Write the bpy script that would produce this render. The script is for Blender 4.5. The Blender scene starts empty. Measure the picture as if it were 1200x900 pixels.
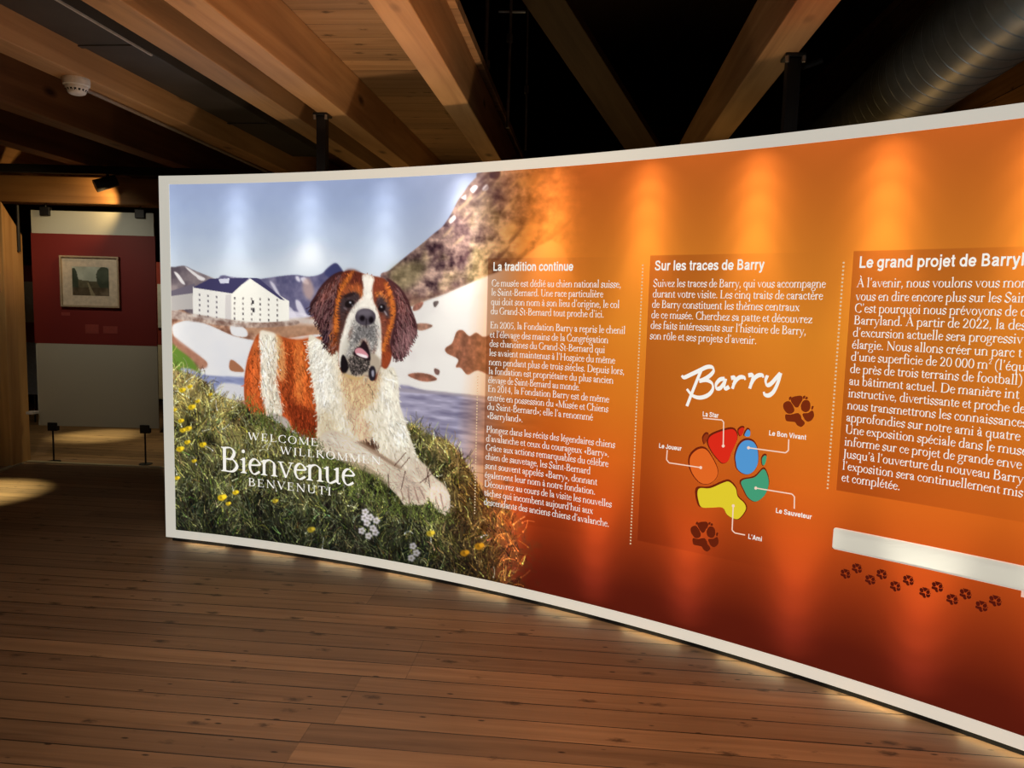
import bpy, bmesh, math
import numpy as np
from mathutils import Vector, Matrix

scene = bpy.context.scene
col = scene.collection
# ---------------------------------------------------------------- camera, world, exposure, room lamps and added fills
cam_data = bpy.data.cameras.new('camera'); cam = bpy.data.objects.new('camera', cam_data); col.objects.link(cam)
cam_data.sensor_width = 36.0; cam_data.lens = 870.0/1200*36.0; cam_data.clip_start = .05
_p, _r = math.radians(5.8016), math.radians(1.5562)
_f = Vector((0, math.cos(_p), -math.sin(_p))); _u = Vector((0, math.sin(_p), math.cos(_p))); _x = Vector((1, 0, 0))
_x2 = _x*math.cos(_r)+_u*math.sin(_r); _u2 = _u*math.cos(_r)-_x*math.sin(_r)
cam.matrix_world = Matrix.Translation((0, 0, 1.58)) @ Matrix((_x2, _u2, -_f)).transposed().to_4x4()
scene.camera = cam
scene.view_settings.view_transform = 'Standard'; scene.view_settings.look = 'None'; scene.view_settings.gamma = 1.0
scene.view_settings.use_curve_mapping = False; scene.view_settings.exposure = 0.0
world = bpy.data.worlds.new('world'); scene.world = world; world.use_nodes = True
world.node_tree.nodes['Background'].inputs[0].default_value = (1.0, .72, .45, 1); world.node_tree.nodes['Background'].inputs[1].default_value = .004
PRINT_GLOW, PRINT_TRANS = .92, 1.0          # the fabric's own even glow, and how much LED light it lets through
LED_TOP, LED_FOOT, LED_TOP_PHOTO, LED_FOOT_PHOTO = .82, .62, .28, .14      # relative drive of the LED rows
def lamp(name, kind, loc, target, energy, color, size=.1, spot=60, blend=.6, size_y=None):
    d = bpy.data.lights.new(name, kind); d.energy = energy; d.color = color
    if kind == 'AREA':
        d.size = size
        if size_y: d.shape = 'RECTANGLE'; d.size_y = size_y
    else: d.shadow_soft_size = size
    if kind == 'SPOT': d.spot_size = math.radians(spot); d.spot_blend = blend
    o = bpy.data.objects.new(name, d); col.objects.link(o); o.location = loc
    o.rotation_euler = (Vector(target)-Vector(loc)).to_track_quat('-Z', 'Y').to_euler()
    return o
WARM = (1.0, .70, .34)
lamp('gallery_spot_floor', 'SPOT', (-3.75, 6.62, 2.52), (-4.27, 5.78, 0), 620, (1.0, .90, .44), .03, 25, 1.0)
lamp('gallery_spot_beam', 'SPOT', (-3.60, 6.74, 2.47), (-3.98, 6.92, 2.45), 12, (1.0, .62, .24), .02, 110, .7)
lamp('gallery_spot_rear', 'SPOT', (-4.5, 8.9, 2.6), (-4.72, 8.4, 0), 330, (1.0, .88, .42), .03, 24, 1.0)
lamp('gallery_spot_rear_wide', 'SPOT', (-3.9, 8.0, 2.6), (-4.0, 8.3, 0), 60, (1.0, .82, .45), .05, 110, 1.0)
lamp('gallery_spot_board', 'SPOT', (-3.9, 5.7, 2.68), (-3.95, 6.99, 1.60), 33, (1.0, .90, .70), .03, 80, 1.0)
lamp('gallery_lamp_behind_display', 'SPOT', (-.4, 6.6, .6), (-.3, 5.6, 3.0), 30, (1.0, .68, .28), .15, 120, .9)
lamp('gallery_lamp_behind_right', 'SPOT', (1.5, 5.6, .9), (1.30, 4.4, 2.75), 14, (1.0, .68, .26), .1, 50, .9)
lamp('gallery_lamp_post', 'SPOT', (-3.3, 5.6, 2.6), (-4.6, 6.85, 2.15), 28, (1.0, .68, .30), .05, 42, 1.0)
lamp('gallery_lamp_wall_right', 'SPOT', (2.5, 6.6, 1.0), (3.2, 4.6, 3.0), 40, (1.0, .58, .2), .1, 80, .9)
lamp('gallery_daylight_duct', 'SPOT', (2.45, 2.5, 2.0), (2.12, 2.6, 2.9), 26, (.66, .93, 1.0), .1, 90, .8)
lamp('added_duct_fill', 'SPOT', (1.75, 4.4, 1.3), (2.2, 3.7, 2.8), 14, (.86, .95, 1.0), .1, 70, .9)  # added fill light, lifts the round duct out of the dark
# added fill spots without fixtures: two brighten the floor, two the joists
lamp('added_floor_fill_middle', 'SPOT', (-.2, .9, 2.7), (-.2, 2.8, 0), 155, (1.0, .74, .48), .25, 100, 1.0)
lamp('added_floor_fill_right', 'SPOT', (1.2, .7, 2.7), (1.2, 2.2, 0), 75, (1.0, .52, .28), .25, 100, 1.0)
lamp('added_joist_fill_middle', 'SPOT', (0, 2.0, .12), (-.6, 3.6, 2.75), 190, (1.0, .70, .42), .10, 70, 1.0)
lamp('added_joist_fill_right', 'SPOT', (.9, 1.6, .12), (.9, 2.9, 2.75), 36, (1.0, .60, .32), .10, 76, 1.0)

# ---------------------------------------------------------------- helpers
def srgb(c):
    a = np.asarray(c, float)/255; return np.where(a <= .04045, a/12.92, ((a+.055)/1.055)**2.4)
def tag(o, label, cat, group=None, kind=None):
    o['label'] = label; o['category'] = cat
    if group: o['group'] = group
    if kind: o['kind'] = kind
    return o
def empty(name, loc, rz=0):
    o = bpy.data.objects.new(name, None); col.objects.link(o); o.location = loc; o.rotation_euler = (0, 0, rz); return o
class MB:
    """collects shapes and builds ONE mesh object"""
    def __init__(self): self.v, self.f = [], []
    def add(self, v, f):
        n = len(self.v); self.v += [tuple(map(float, p)) for p in v]; self.f += [tuple(i+n for i in q) for q in f]; return self
    def box(self, x0, y0, z0, x1, y1, z1):
        return self.add([(x0, y0, z0), (x1, y0, z0), (x1, y1, z0), (x0, y1, z0), (x0, y0, z1), (x1, y0, z1), (x1, y1, z1), (x0, y1, z1)],
                        [(0, 3, 2, 1), (4, 5, 6, 7), (0, 1, 5, 4), (1, 2, 6, 5), (2, 3, 7, 6), (3, 0, 4, 7)])
    def prism(self, poly, y0, y1):
        """outline in x,z pushed from y0 to y1"""
        n = len(poly); v = [(x, y0, z) for x, z in poly]+[(x, y1, z) for x, z in poly]
        return self.add(v, [tuple(range(n)), tuple(range(2*n-1, n-1, -1))]+[(i, i+n, (i+1) % n+n, (i+1) % n) for i in range(n)])
    def tube(self, a, b, r0, r1=None, n=16):
        a, b = Vector(a), Vector(b); r1 = r0 if r1 is None else r1; d = (b-a).normalized()
        u = d.orthogonal().normalized(); w = d.cross(u); v = []
        for c, r in ((a, r0), (b, r1)): v += [c+u*(r*math.cos(2*math.pi*i/n))+w*(r*math.sin(2*math.pi*i/n)) for i in range(n)]
        return self.add(v, [(i, (i+1) % n, (i+1) % n+n, i+n) for i in range(n)]+[tuple(range(n-1, -1, -1)), tuple(range(n, 2*n))])
    def lathe(self, prof, c=(0, 0, 0), n=28):
        v, f = [], []
        for r, z in prof: v += [(c[0]+r*math.cos(2*math.pi*i/n), c[1]+r*math.sin(2*math.pi*i/n), c[2]+z) for i in range(n)]
        for k in range(len(prof)-1): f += [(k*n+i, k*n+(i+1) % n, (k+1)*n+(i+1) % n, (k+1)*n+i) for i in range(n)]
        f += [tuple(range(n-1, -1, -1)), tuple(range((len(prof)-1)*n, len(prof)*n))]
        return self.add(v, f)
    def build(self, name, mat, parent=None, bevel=0, smooth=False, loc=None):
        me = bpy.data.meshes.new(name); me.from_pydata(self.v, [], self.f)
        bm = bmesh.new(); bm.from_mesh(me); bmesh.ops.recalc_face_normals(bm, faces=bm.faces[:]); bm.to_mesh(me); bm.free()
        me.materials.append(mat); o = bpy.data.objects.new(name, me); col.objects.link(o)
        if smooth:
            for p in me.polygons: p.use_smooth = True
        if bevel:
            m = o.modifiers.new('edge', 'BEVEL'); m.width = bevel; m.segments = 2; m.limit_method = 'ANGLE'
        if parent: o.parent = parent
        if loc is not None: o.location = loc
        return o
# ---------------------------------------------------------------- materials
class NT:
    def __init__(self, name):
        self.m = bpy.data.materials.new(name); self.m.use_nodes = True; self.t = self.m.node_tree; self.n = self.t.nodes; self.b = self.n['Principled BSDF']
    def node(self, kind, **kw):
        o = self.n.new(kind)
        for k, v in kw.items(): setattr(o, k, v)
        return o
    def link(self, a, b): self.t.links.new(a, b)
    def math(self, op, a, b=None, c=None):
        o = self.node('ShaderNodeMath', operation=op)
        for i, x in enumerate((a, b, c)):
            if x is None: continue
            if isinstance(x, (int, float)): o.inputs[i].default_value = x
            else: self.link(x, o.inputs[i])
        return o.outputs[0]
    def ramp(self, fac, stops):
        o = self.node('ShaderNodeValToRGB'); e = o.color_ramp.elements
        while len(e) < len(stops): e.new(.5)
        for k, (p, c) in enumerate(stops): e[k].position = p; e[k].color = tuple(c)+(1,) if len(c) == 3 else c
        self.link(fac, o.inputs[0]); return o.outputs[0]
    def mix(self, fac, a, b, mode='MIX'):
        o = self.node('ShaderNodeMix', data_type='RGBA', blend_type=mode)
        for i, x in ((0, fac), (6, a), (7, b)):
            if isinstance(x, (int, float)): o.inputs[i].default_value = x
            elif isinstance(x, tuple): o.inputs[i].default_value = x if len(x) == 4 else x+(1,)
            else: self.link(x, o.inputs[i])
        return o.outputs[2]
def plain(name, c, rough=.6, metal=0.0, noise=.12, scale=30, emit=0.0, spec=.5):
    k = NT(name); tc = k.node('ShaderNodeTexCoord'); nz = k.node('ShaderNodeTexNoise'); nz.inputs['Scale'].default_value = scale; nz.inputs['Detail'].default_value = 4
    k.link(tc.outputs['Object'], nz.inputs['Vector']); c = np.array(c, float)
    r = k.ramp(nz.outputs['Fac'], [(.3, tuple(c*(1-noise))), (.7, tuple(np.minimum(c*(1+noise), 1)))])
    k.link(r, k.b.inputs['Base Color']); k.b.inputs['Roughness'].default_value = rough; k.b.inputs['Metallic'].default_value = metal; k.b.inputs['Specular IOR Level'].default_value = spec
    if emit: k.link(r, k.b.inputs['Emission Color']); k.b.inputs['Emission Strength'].default_value = emit
    return k.m
def wood(name, dark, light, axis=1, knots=True, rough=.62, grain=1.0, seed=0.0):
    """sawn timber, grain along the object's own axis"""
    k = NT(name); tc = k.node('ShaderNodeTexCoord'); mp = k.node('ShaderNodeMapping'); k.link(tc.outputs['Object'], mp.inputs['Vector'])
    s = [9.0*grain]*3; s[axis] = .55*grain; mp.inputs['Scale'].default_value = s; mp.inputs['Location'].default_value = (seed, seed*1.7, seed*.6)
    info = k.node('ShaderNodeObjectInfo'); off = k.node('ShaderNodeVectorMath', operation='ADD'); k.link(mp.outputs[0], off.inputs[0])
    rnd = k.node('ShaderNodeVectorMath', operation='SCALE'); rnd.inputs[0].default_value = (31, 17, 23); k.link(info.outputs['Random'], rnd.inputs['Scale']); k.link(rnd.outputs[0], off.inputs[1])
    n1 = k.node('ShaderNodeTexNoise'); n1.inputs['Scale'].default_value = 1.0; n1.inputs['Detail'].default_value = 7; n1.inputs['Roughness'].default_value = .62; n1.inputs['Distortion'].default_value = .6; k.link(off.outputs[0], n1.inputs['Vector'])
    fac = n1.outputs['Fac']
    c = k.ramp(fac, [(.22, tuple(np.array(dark)*.75)), (.40, tuple(np.array(dark)*.6+np.array(light)*.4)), (.60, light), (.8, tuple(np.minimum(np.array(light)*1.1, 1)))])
    mp2 = k.node('ShaderNodeMapping'); k.link(tc.outputs['Object'], mp2.inputs['Vector']); s2 = [1.6]*3; s2[axis] = .5; mp2.inputs['Scale'].default_value = s2
    n2 = k.node('ShaderNodeTexNoise'); n2.inputs['Scale'].default_value = 1.3; n2.inputs['Detail'].default_value = 3; k.link(mp2.outputs[0], n2.inputs['Vector'])
    c = k.mix(.55, c, k.ramp(n2.outputs['Fac'], [(.3, (.55, .5, .45)), (.7, (1.25, 1.2, 1.1))]), 'MULTIPLY')
    if knots:
        mp3 = k.node('ShaderNodeMapping'); k.link(tc.outputs['Object'], mp3.inputs['Vector']); s3 = [7.0]*3; s3[axis] = 3.2; mp3.inputs['Scale'].default_value = s3
        vo = k.node('ShaderNodeTexVoronoi'); vo.inputs['Scale'].default_value = .55; k.link(mp3.outputs[0], vo.inputs['Vector'])
        kn = k.ramp(vo.outputs['Distance'], [(.05, (1, 1, 1)), (.15, (0, 0, 0))]); c = k.mix(kn, c, tuple(np.array(dark)*.3))
    k.link(c, k.b.inputs['Base Color']); k.b.inputs['Roughness'].default_value = rough; k.b.inputs['Specular IOR Level'].default_value = .3
    bp = k.node('ShaderNodeBump'); bp.inputs['Strength'].default_value = .35; bp.inputs['Distance'].default_value = .006; k.link(fac, bp.inputs['Height']); k.link(bp.outputs[0], k.b.inputs['Normal'])
    return k.m
def boards(name, dark, light, width, ang, seam=.03, length=7.4, rough=.5, nails=True, spec=.35, across=(0, 1), shift=0.0):
    """a surface of parallel boards; board direction turned by ang about the surface's normal, in object coordinates"""
    k = NT(name); tc = k.node('ShaderNodeTexCoord'); mp = k.node('ShaderNodeMapping'); k.link(tc.outputs['Object'], mp.inputs['Vector']); mp.inputs['Rotation'].default_value = (0, 0, -ang)
    sp = k.node('ShaderNodeSeparateXYZ'); k.link(mp.outputs[0], sp.inputs[0]); x, y = sp.outputs[across[0]], sp.outputs[across[1]]
    v = k.math('ADD', k.math('DIVIDE', y, width), shift); row = k.math('FLOOR', v); fr = k.math('FRACT', v)
    wn = k.node('ShaderNodeTexWhiteNoise', noise_dimensions='1D'); k.link(row, wn.inputs['W']); wn2 = k.node('ShaderNodeTexWhiteNoise', noise_dimensions='1D'); k.link(k.math('ADD', k.math('FLOOR', k.math('DIVIDE', row, 3.0)), 57.3), wn2.inputs['W'])
    u = k.math('ADD', k.math('DIVIDE', x, length), k.math('MULTIPLY', wn2.outputs['Value'], 1.0)); seg = k.math('FLOOR', u); fu = k.math('FRACT', u)
    cell = k.math('ADD', k.math('MULTIPLY', row, 7.13), k.math('MULTIPLY', seg, 3.71)); wc = k.node('ShaderNodeTexWhiteNoise', noise_dimensions='1D'); k.link(cell, wc.inputs['W'])
    cv = k.node('ShaderNodeCombineXYZ'); k.link(k.math('MULTIPLY', x, 1.1), cv.inputs[0]); k.link(k.math('MULTIPLY', y, 24), cv.inputs[1]); k.link(k.math('MULTIPLY', wc.outputs['Value'], 40), cv.inputs[2])
    n1 = k.node('ShaderNodeTexNoise'); n1.inputs['Scale'].default_value = 1.0; n1.inputs['Detail'].default_value = 6; n1.inputs['Roughness'].default_value = .6; n1.inputs['Distortion'].default_value = .7; k.link(cv.outputs[0], n1.inputs['Vector'])
    c = k.ramp(n1.outputs['Fac'], [(.2, tuple(np.array(dark)*.8)), (.42, tuple(np.array(dark)*.55+np.array(light)*.45)), (.68, light)])
    tone = k.ramp(wc.outputs['Value'], [(0, (.74, .74, .76)), (1, (1.16, 1.14, 1.1))]); c = k.mix(1.0, c, tone, 'MULTIPLY')
    n3 = k.node('ShaderNodeTexNoise'); n3.inputs['Scale'].default_value = 1.1; n3.inputs['Detail'].default_value = 4; k.link(tc.outputs['Object'], n3.inputs['Vector'])
    c = k.mix(.7, c, k.ramp(n3.outputs['Fac'], [(.3, (.68, .66, .62)), (.7, (1.15, 1.13, 1.1))]), 'MULTIPLY')
    # worn dark patches and knots that follow the grain
    cv2 = k.node('ShaderNodeCombineXYZ'); k.link(k.math('MULTIPLY', x, 4.2), cv2.inputs[0]); k.link(k.math('MULTIPLY', y, 10), cv2.inputs[1]); vo = k.node('ShaderNodeTexVoronoi'); vo.inputs['Scale'].default_value = 1.0; k.link(cv2.outputs[0], vo.inputs['Vector'])
    n5 = k.node('ShaderNodeTexNoise'); n5.inputs['Scale'].default_value = 9; n5.inputs['Detail'].default_value = 3; k.link(cv2.outputs[0], n5.inputs['Vector'])
    kd = k.math('ADD', vo.outputs['Distance'], k.math('MULTIPLY', k.math('SUBTRACT', n5.outputs['Fac'], .5), .3))
    c = k.mix(k.ramp(kd, [(.06, (.85, .85, .85)), (.20, (0, 0, 0))]), c, tuple(np.array(dark)*.28))
    if nails:
        cv3 = k.node('ShaderNodeCombineXYZ'); k.link(k.math('MULTIPLY', x, 5.5), cv3.inputs[0]); k.link(k.math('DIVIDE', y, width*.5), cv3.inputs[1]); v3 = k.node('ShaderNodeTexVoronoi'); v3.inputs['Scale'].default_value = 1.0; k.link(cv3.outputs[0], v3.inputs['Vector'])
        c = k.mix(k.ramp(v3.outputs['Distance'], [(.05, (.9, .9, .9)), (.10, (0, 0, 0))]), c, (.02, .012, .008))
    wv = k.node('ShaderNodeTexNoise', noise_dimensions='2D'); wv.inputs['Scale'].default_value = .8; k.link(cv.outputs[0], wv.inputs['Vector'])
    sm = k.math('LESS_THAN', fr, k.math('MULTIPLY', wv.outputs['Fac'], seam*2)); se = k.math('LESS_THAN', fu, .0012*3/length)
    c = k.mix(k.math('MAXIMUM', k.math('MULTIPLY', sm, .95), k.math('MULTIPLY', se, .3)), c, (.012, .008, .005))
    k.link(c, k.b.inputs['Base Color']); k.b.inputs['Roughness'].default_value = rough; k.b.inputs['Specular IOR Level'].default_value = spec
    bp = k.node('ShaderNodeBump'); bp.inputs['Strength'].default_value = .4; bp.inputs['Distance'].default_value = .003
    k.link(k.math('SUBTRACT', n1.outputs['Fac'], k.math('MULTIPLY', sm, 1.5)), bp.inputs['Height']); k.link(bp.outputs[0], k.b.inputs['Normal'])
    return k.m
M = {}
M['beam'] = wood('sawn_beam_timber', (.40, .205, .085), (.62, .36, .17)); M['old_beam'] = wood('old_dark_timber', (.26, .15, .075), (.46, .27, .13), seed=3)
M['post'] = wood('post_timber', (.42, .22, .08), (.66, .40, .17), axis=2, seed=5); M['rail'] = wood('header_timber', (.20, .10, .038), (.34, .18, .07), axis=0, seed=8)
M['shaded_beam'] = wood('shaded_timber', (.14, .06, .03), (.27, .13, .06), seed=11)  # joist timber with the shade of the left bays mixed into its colour
M['floor'] = boards('floor_boards', (.22, .132, .076), (.37, .235, .14), .125, -.0873, .044, shift=.3)
M['ceiling'] = boards('ceiling_boards', (.36, .20, .10), (.58, .36, .19), .19, -.0873, .02, nails=False, rough=.7)
M['wall_boards'] = boards('wall_boards', (.25, .12, .045), (.40, .21, .08), .2, 0, .03, nails=False, rough=.7, across=(1, 2))
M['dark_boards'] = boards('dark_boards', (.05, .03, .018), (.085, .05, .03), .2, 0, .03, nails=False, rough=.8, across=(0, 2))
M['black'] = plain('black_steel', (.007, .007, .008), .5); M['matt_black'] = plain('matt_black', (.02, .02, .021), .75, spec=.3); M['duct_black'] = plain('black_duct_sheet', (.045, .042, .04), .5, scale=3, noise=.3)
M['zinc'] = plain('galvanised_sheet', (.16, .16, .15), .45, .6, scale=9, noise=.2); M['strip'] = plain('aluminium_strip', (.75, .75, .74), .3, .6)
M['white_plastic'] = plain('white_plastic', (.80, .77, .72), .4); M['steel'] = plain('threaded_steel', (.40, .36, .33), .4, .7)

# ---------------------------------------------------------------- photo geometry helpers (rays of the camera above, met with a height or a depth)
def ray(x, y): return ((x-600)/870.0)*_x2-((y-450)/870.0)*_u2+_f
def at_z(x, y, z): d = ray(x, y); return Vector((0, 0, 1.58))+d*((z-1.58)/d.z)
def at_y(x, y, Y): d = ray(x, y); return Vector((0, 0, 1.58))+d*(Y/d.y)
# ================================================================ the room
def struct(o): o['kind'] = 'structure'; return o
X0, X1, Y0, Y1, ZC, ZR = -7.2, 4.2, -2.6, 11.5, 3.05, 4.7
struct(MB().box(X0-.2, Y0-.2, -.12, X1+.2, Y1+.2, 0).build('floor', M['floor']))
SL = .1                                    # the timbers lean this much to the right per metre of depth
def edge_x(y): return -.435+SL*(y-3.0)     # right-hand edge of the boarded ceiling, over the last joist
m = MB(); m.add([(X0, Y0, ZC), (edge_x(Y0)+.035, Y0, ZC), (edge_x(Y1)+.035, Y1, ZC), (X0, Y1, ZC), (X0, Y0, ZC+.05), (edge_x(Y0)+.035, Y0, ZC+.05), (edge_x(Y1)+.035, Y1, ZC+.05), (X0, Y1, ZC+.05)],
    [(0, 3, 2, 1), (4, 5, 6, 7), (0, 1, 5, 4), (1, 2, 6, 5), (2, 3, 7, 6), (3, 0, 4, 7)])
M['ceiling_x'] = boards('ceiling_planks', (.33, .18, .085), (.52, .31, .16), .19, -.0873, .02, nails=False, rough=.7)
struct(m.build('ceiling', M['ceiling_x']))
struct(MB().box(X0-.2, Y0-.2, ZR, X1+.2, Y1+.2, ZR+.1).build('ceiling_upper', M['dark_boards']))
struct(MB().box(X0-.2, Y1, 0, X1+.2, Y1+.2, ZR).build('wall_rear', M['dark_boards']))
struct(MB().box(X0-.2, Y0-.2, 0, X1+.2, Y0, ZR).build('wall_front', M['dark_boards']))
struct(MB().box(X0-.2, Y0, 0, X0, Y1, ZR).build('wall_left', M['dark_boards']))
struct(MB().add([(2.75, Y0, 0), (2.95, Y0, 0), (4.2, Y1, 0), (4.0, Y1, 0), (2.75, Y0, ZR), (2.95, Y0, ZR), (4.2, Y1, ZR), (4.0, Y1, ZR)],
    [(0, 3, 2, 1), (4, 5, 6, 7), (0, 1, 5, 4), (1, 2, 6, 5), (2, 3, 7, 6), (3, 0, 4, 7)]).build('wall_right', M['wall_boards']))
# ---- joists: underside 2.75, seen running away from the camera
ANG = -math.atan(SL); ZB = 2.75
def joist(xl, yref, w, y0, y1, mat, label, h=.30, z=ZB):
    """xl: left edge of the underside at depth yref"""
    o = MB().box(0, 0, 0, w, (y1-y0)/math.cos(ANG), h).build('ceiling_beam', mat, bevel=.006)
    o.location = (xl+SL*(y0-yref), y0, z); o.rotation_euler = (0, 0, ANG)
    tag(o, label, 'ceiling beam', 'ceiling joists', 'structure'); return o
Yend = 6.86
joist(-.60, 3.0, .160, Y0+.02, 8.6, M['beam'], 'pale ceiling beam at the edge of the boarded ceiling, beside the dark open void')
joist(-1.415, 3.05, .165, Y0+.02, 8.6, M['beam'], 'thick pale ceiling beam that the left black steel post reaches up to')
joist(-1.755, 3.07, .165, Y0+.02, 8.6, M['old_beam'], 'split rough ceiling beam between the black duct and the thick pale beam')
joist(-2.535, 3.75, .165, Y0+.02, 8.6, M['beam'], 'ceiling beam carrying the white smoke detector')
joist(-3.29, 4.854, .165, Y0+.02, 8.6, M['shaded_beam'], 'dim ceiling beam next left of the smoke detector beam')
joist(-4.08, 5.989, .165, Y0+.02, 8.6, M['shaded_beam'], 'shaded ceiling beam second left of the smoke detector beam')
joist(-4.95, 6.2, .165, Y0+.02, 8.6, M['beam'], 'short stretch of ceiling beam at the far left above the header')
joist(1.05, 3.161, .160, Y0+.02, 8.6, M['beam'], 'ceiling beam that the right black steel post reaches up to')
o = MB().box(0, 0, 0, 3.4, .2, .24).build('header_beam', M['rail'], bevel=.008); o.location = (-6.2, 6.92, 2.43)
tag(o, 'horizontal timber header above the red exhibit board', 'beam', kind='structure')
# sloping brace high in the void
a, b = at_y(753, 172, 6.6), at_y(634, -10, 5.2); d = b-a
o = MB().box(-.15, -.02, -.03, .15, d.length+.6, .03).build('roof_brace', wood('brace_timber', (.08, .045, .022), (.15, .09, .045)), bevel=.006); o.location = a-d.normalized()*.3
o.rotation_euler = d.to_track_quat('Y', 'Z').to_euler(); tag(o, 'dim sloping timber brace up in the dark void', 'beam', kind='structure')
# timber post at the far left, its head cut on a slant
post = empty('timber_post', (-4.60, 6.74, 0)); tag(post, 'square timber post with slanted head at the left edge', 'post', kind='structure')
zf, zk = at_y(5, 236, 6.74).z, at_y(37, 276, 7.01).z
def side_prism(poly, x0, x1):
    n = len(poly); v = [(x0, y, z) for y, z in poly]+[(x1, y, z) for y, z in poly]
    return MB().add(v, [tuple(range(n)), tuple(range(2*n-1, n-1, -1))]+[(i, i+n, (i+1) % n+n, (i+1) % n) for i in range(n)])
side_prism([(0, 0), (.27, 0), (.27, zk), (0, zf)], -.34, 0).build('post', M['post'], post, .006)
side_prism([(-.012, 1.62), (.0, 1.60), (.0, 2.02), (-.012, 2.02)], -.34, -.03).build('face_board', M['post'], post)
MB().tube((.012, .20, 1.98), (.012, .20, 2.40), .014).build('iron_rod', M['black'], post)
# raised strip on the floor where the next room begins
p1, p2, p0 = at_z(30, 542, 0), at_z(240, 551.5, 0), at_z(-60, 578, 0)
M['strip_wood'] = plain('pale_floor_strip', (.42, .36, .24), .5, scale=8)
def floor_strip(a, b, w, name):
    d = (b-a).normalized(); n = Vector((-d.y, d.x, 0))*w
    v = [a, b, b+n, a+n]; return struct(MB().add([(p.x, p.y, 0) for p in v]+[(p.x, p.y, .012) for p in v], [(0, 3, 2, 1), (4, 5, 6, 7), (0, 1, 5, 4), (1, 2, 6, 5), (2, 3, 7, 6), (3, 0, 4, 7)]).build(name, M['strip_wood']))
floor_strip(p1, p2, .05, 'trim_1'); floor_strip(p0, p1, .05, 'trim_2')
# ---------------------------------------------------------------- panel geometry: an arc seen from inside, s metres along it, h metres up
ARC_X, ARC_Y, ARC_R, ARC_A = -4.1038559, -3.8178894, 8.7593130, 0.2143439
EYE = (0.0, 0.0, 1.58); FOCAL = 870.0; PITCH = math.radians(5.8016); ROLL = math.radians(1.5562)
PANEL_BOTTOM, PANEL_TOP, PANEL_LEN = 0.03, 2.344, 5.6

def cam_axes():
    cp, sp = math.cos(PITCH), math.sin(PITCH)
    f = np.array([0, cp, -sp]); u = np.array([0, sp, cp]); r = np.array([1.0, 0, 0])
    cr, sr = math.cos(ROLL), math.sin(ROLL)
    return cr*r + sr*u, -sr*r + cr*u, f

def sh(pts):
    """photo pixels -> (s, h) on the panel"""
    p = np.atleast_2d(np.array(pts, float)); r, u, f = cam_axes()
    d = ((p[:, 0]-600)/FOCAL)[:, None]*r - ((p[:, 1]-450)/FOCAL)[:, None]*u + f
    a = d[:, 0]**2 + d[:, 1]**2; b = -2*(d[:, 0]*ARC_X + d[:, 1]*ARC_Y); c = ARC_X**2 + ARC_Y**2 - ARC_R**2
    t = (-b + np.sqrt(b*b - 4*a*c))/(2*a)
    q = d*t[:, None]
    return np.stack([ARC_R*(np.arctan2(q[:, 0]-ARC_X, q[:, 1]-ARC_Y) - ARC_A), q[:, 2] + EYE[2]], 1)

# ---------------------------------------------------------------- the printed picture, painted as a colour array over (s, h)
CELL = 0.0022; CW, CH = 1300, 1052
rng = np.random.default_rng(7)

def fbm(w, h, cell, octs=4, seed=1, sx=1.0, sy=1.0):
    g = np.random.default_rng(seed); out = np.zeros((h, w)); amp = 1.0; tot = 0
    for o in range(octs):
        cx, cy = max(cell*sx, 1.0), max(cell*sy, 1.0)
        nx, ny = int(w/cx)+3, int(h/cy)+3
        n = g.random((ny, nx)); X = np.arange(w)/cx; Y = np.arange(h)/cy
        xi, yi = X.astype(int), Y.astype(int); fx, fy = X-xi, Y-yi
        fx = fx*fx*(3-2*fx); fy = fy*fy*(3-2*fy)
        a = n[yi][:, xi]*(1-fx) + n[yi][:, xi+1]*fx
        b = n[yi+1][:, xi]*(1-fx) + n[yi+1][:, xi+1]*fx
        out += amp*(a*(1-fy)[:, None] + b*fy[:, None]); tot += amp; amp *= .55; cell /= 2
    return out/tot

def lerp_table(x, tab):
    xs = [t[0] for t in tab]
    return np.stack([np.interp(x, xs, [t[1][k] for t in tab]) for k in range(3)], -1)

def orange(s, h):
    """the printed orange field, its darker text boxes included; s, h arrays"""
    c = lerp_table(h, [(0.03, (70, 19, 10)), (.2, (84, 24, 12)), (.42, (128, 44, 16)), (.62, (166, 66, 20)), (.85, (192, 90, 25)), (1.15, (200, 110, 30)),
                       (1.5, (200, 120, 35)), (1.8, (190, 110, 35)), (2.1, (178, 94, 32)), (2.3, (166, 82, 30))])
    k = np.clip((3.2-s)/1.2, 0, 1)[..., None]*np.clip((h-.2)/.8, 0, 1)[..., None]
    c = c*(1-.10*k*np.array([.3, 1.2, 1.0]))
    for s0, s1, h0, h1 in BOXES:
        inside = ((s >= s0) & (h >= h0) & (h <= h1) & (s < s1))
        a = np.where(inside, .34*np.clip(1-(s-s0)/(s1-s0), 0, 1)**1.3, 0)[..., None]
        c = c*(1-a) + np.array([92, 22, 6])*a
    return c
BOXES = [(2.231, 3.0, .437, 1.842), (3.131, 3.9, .466, 1.845), (4.022, 5.0, .866, 1.846)]

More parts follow.
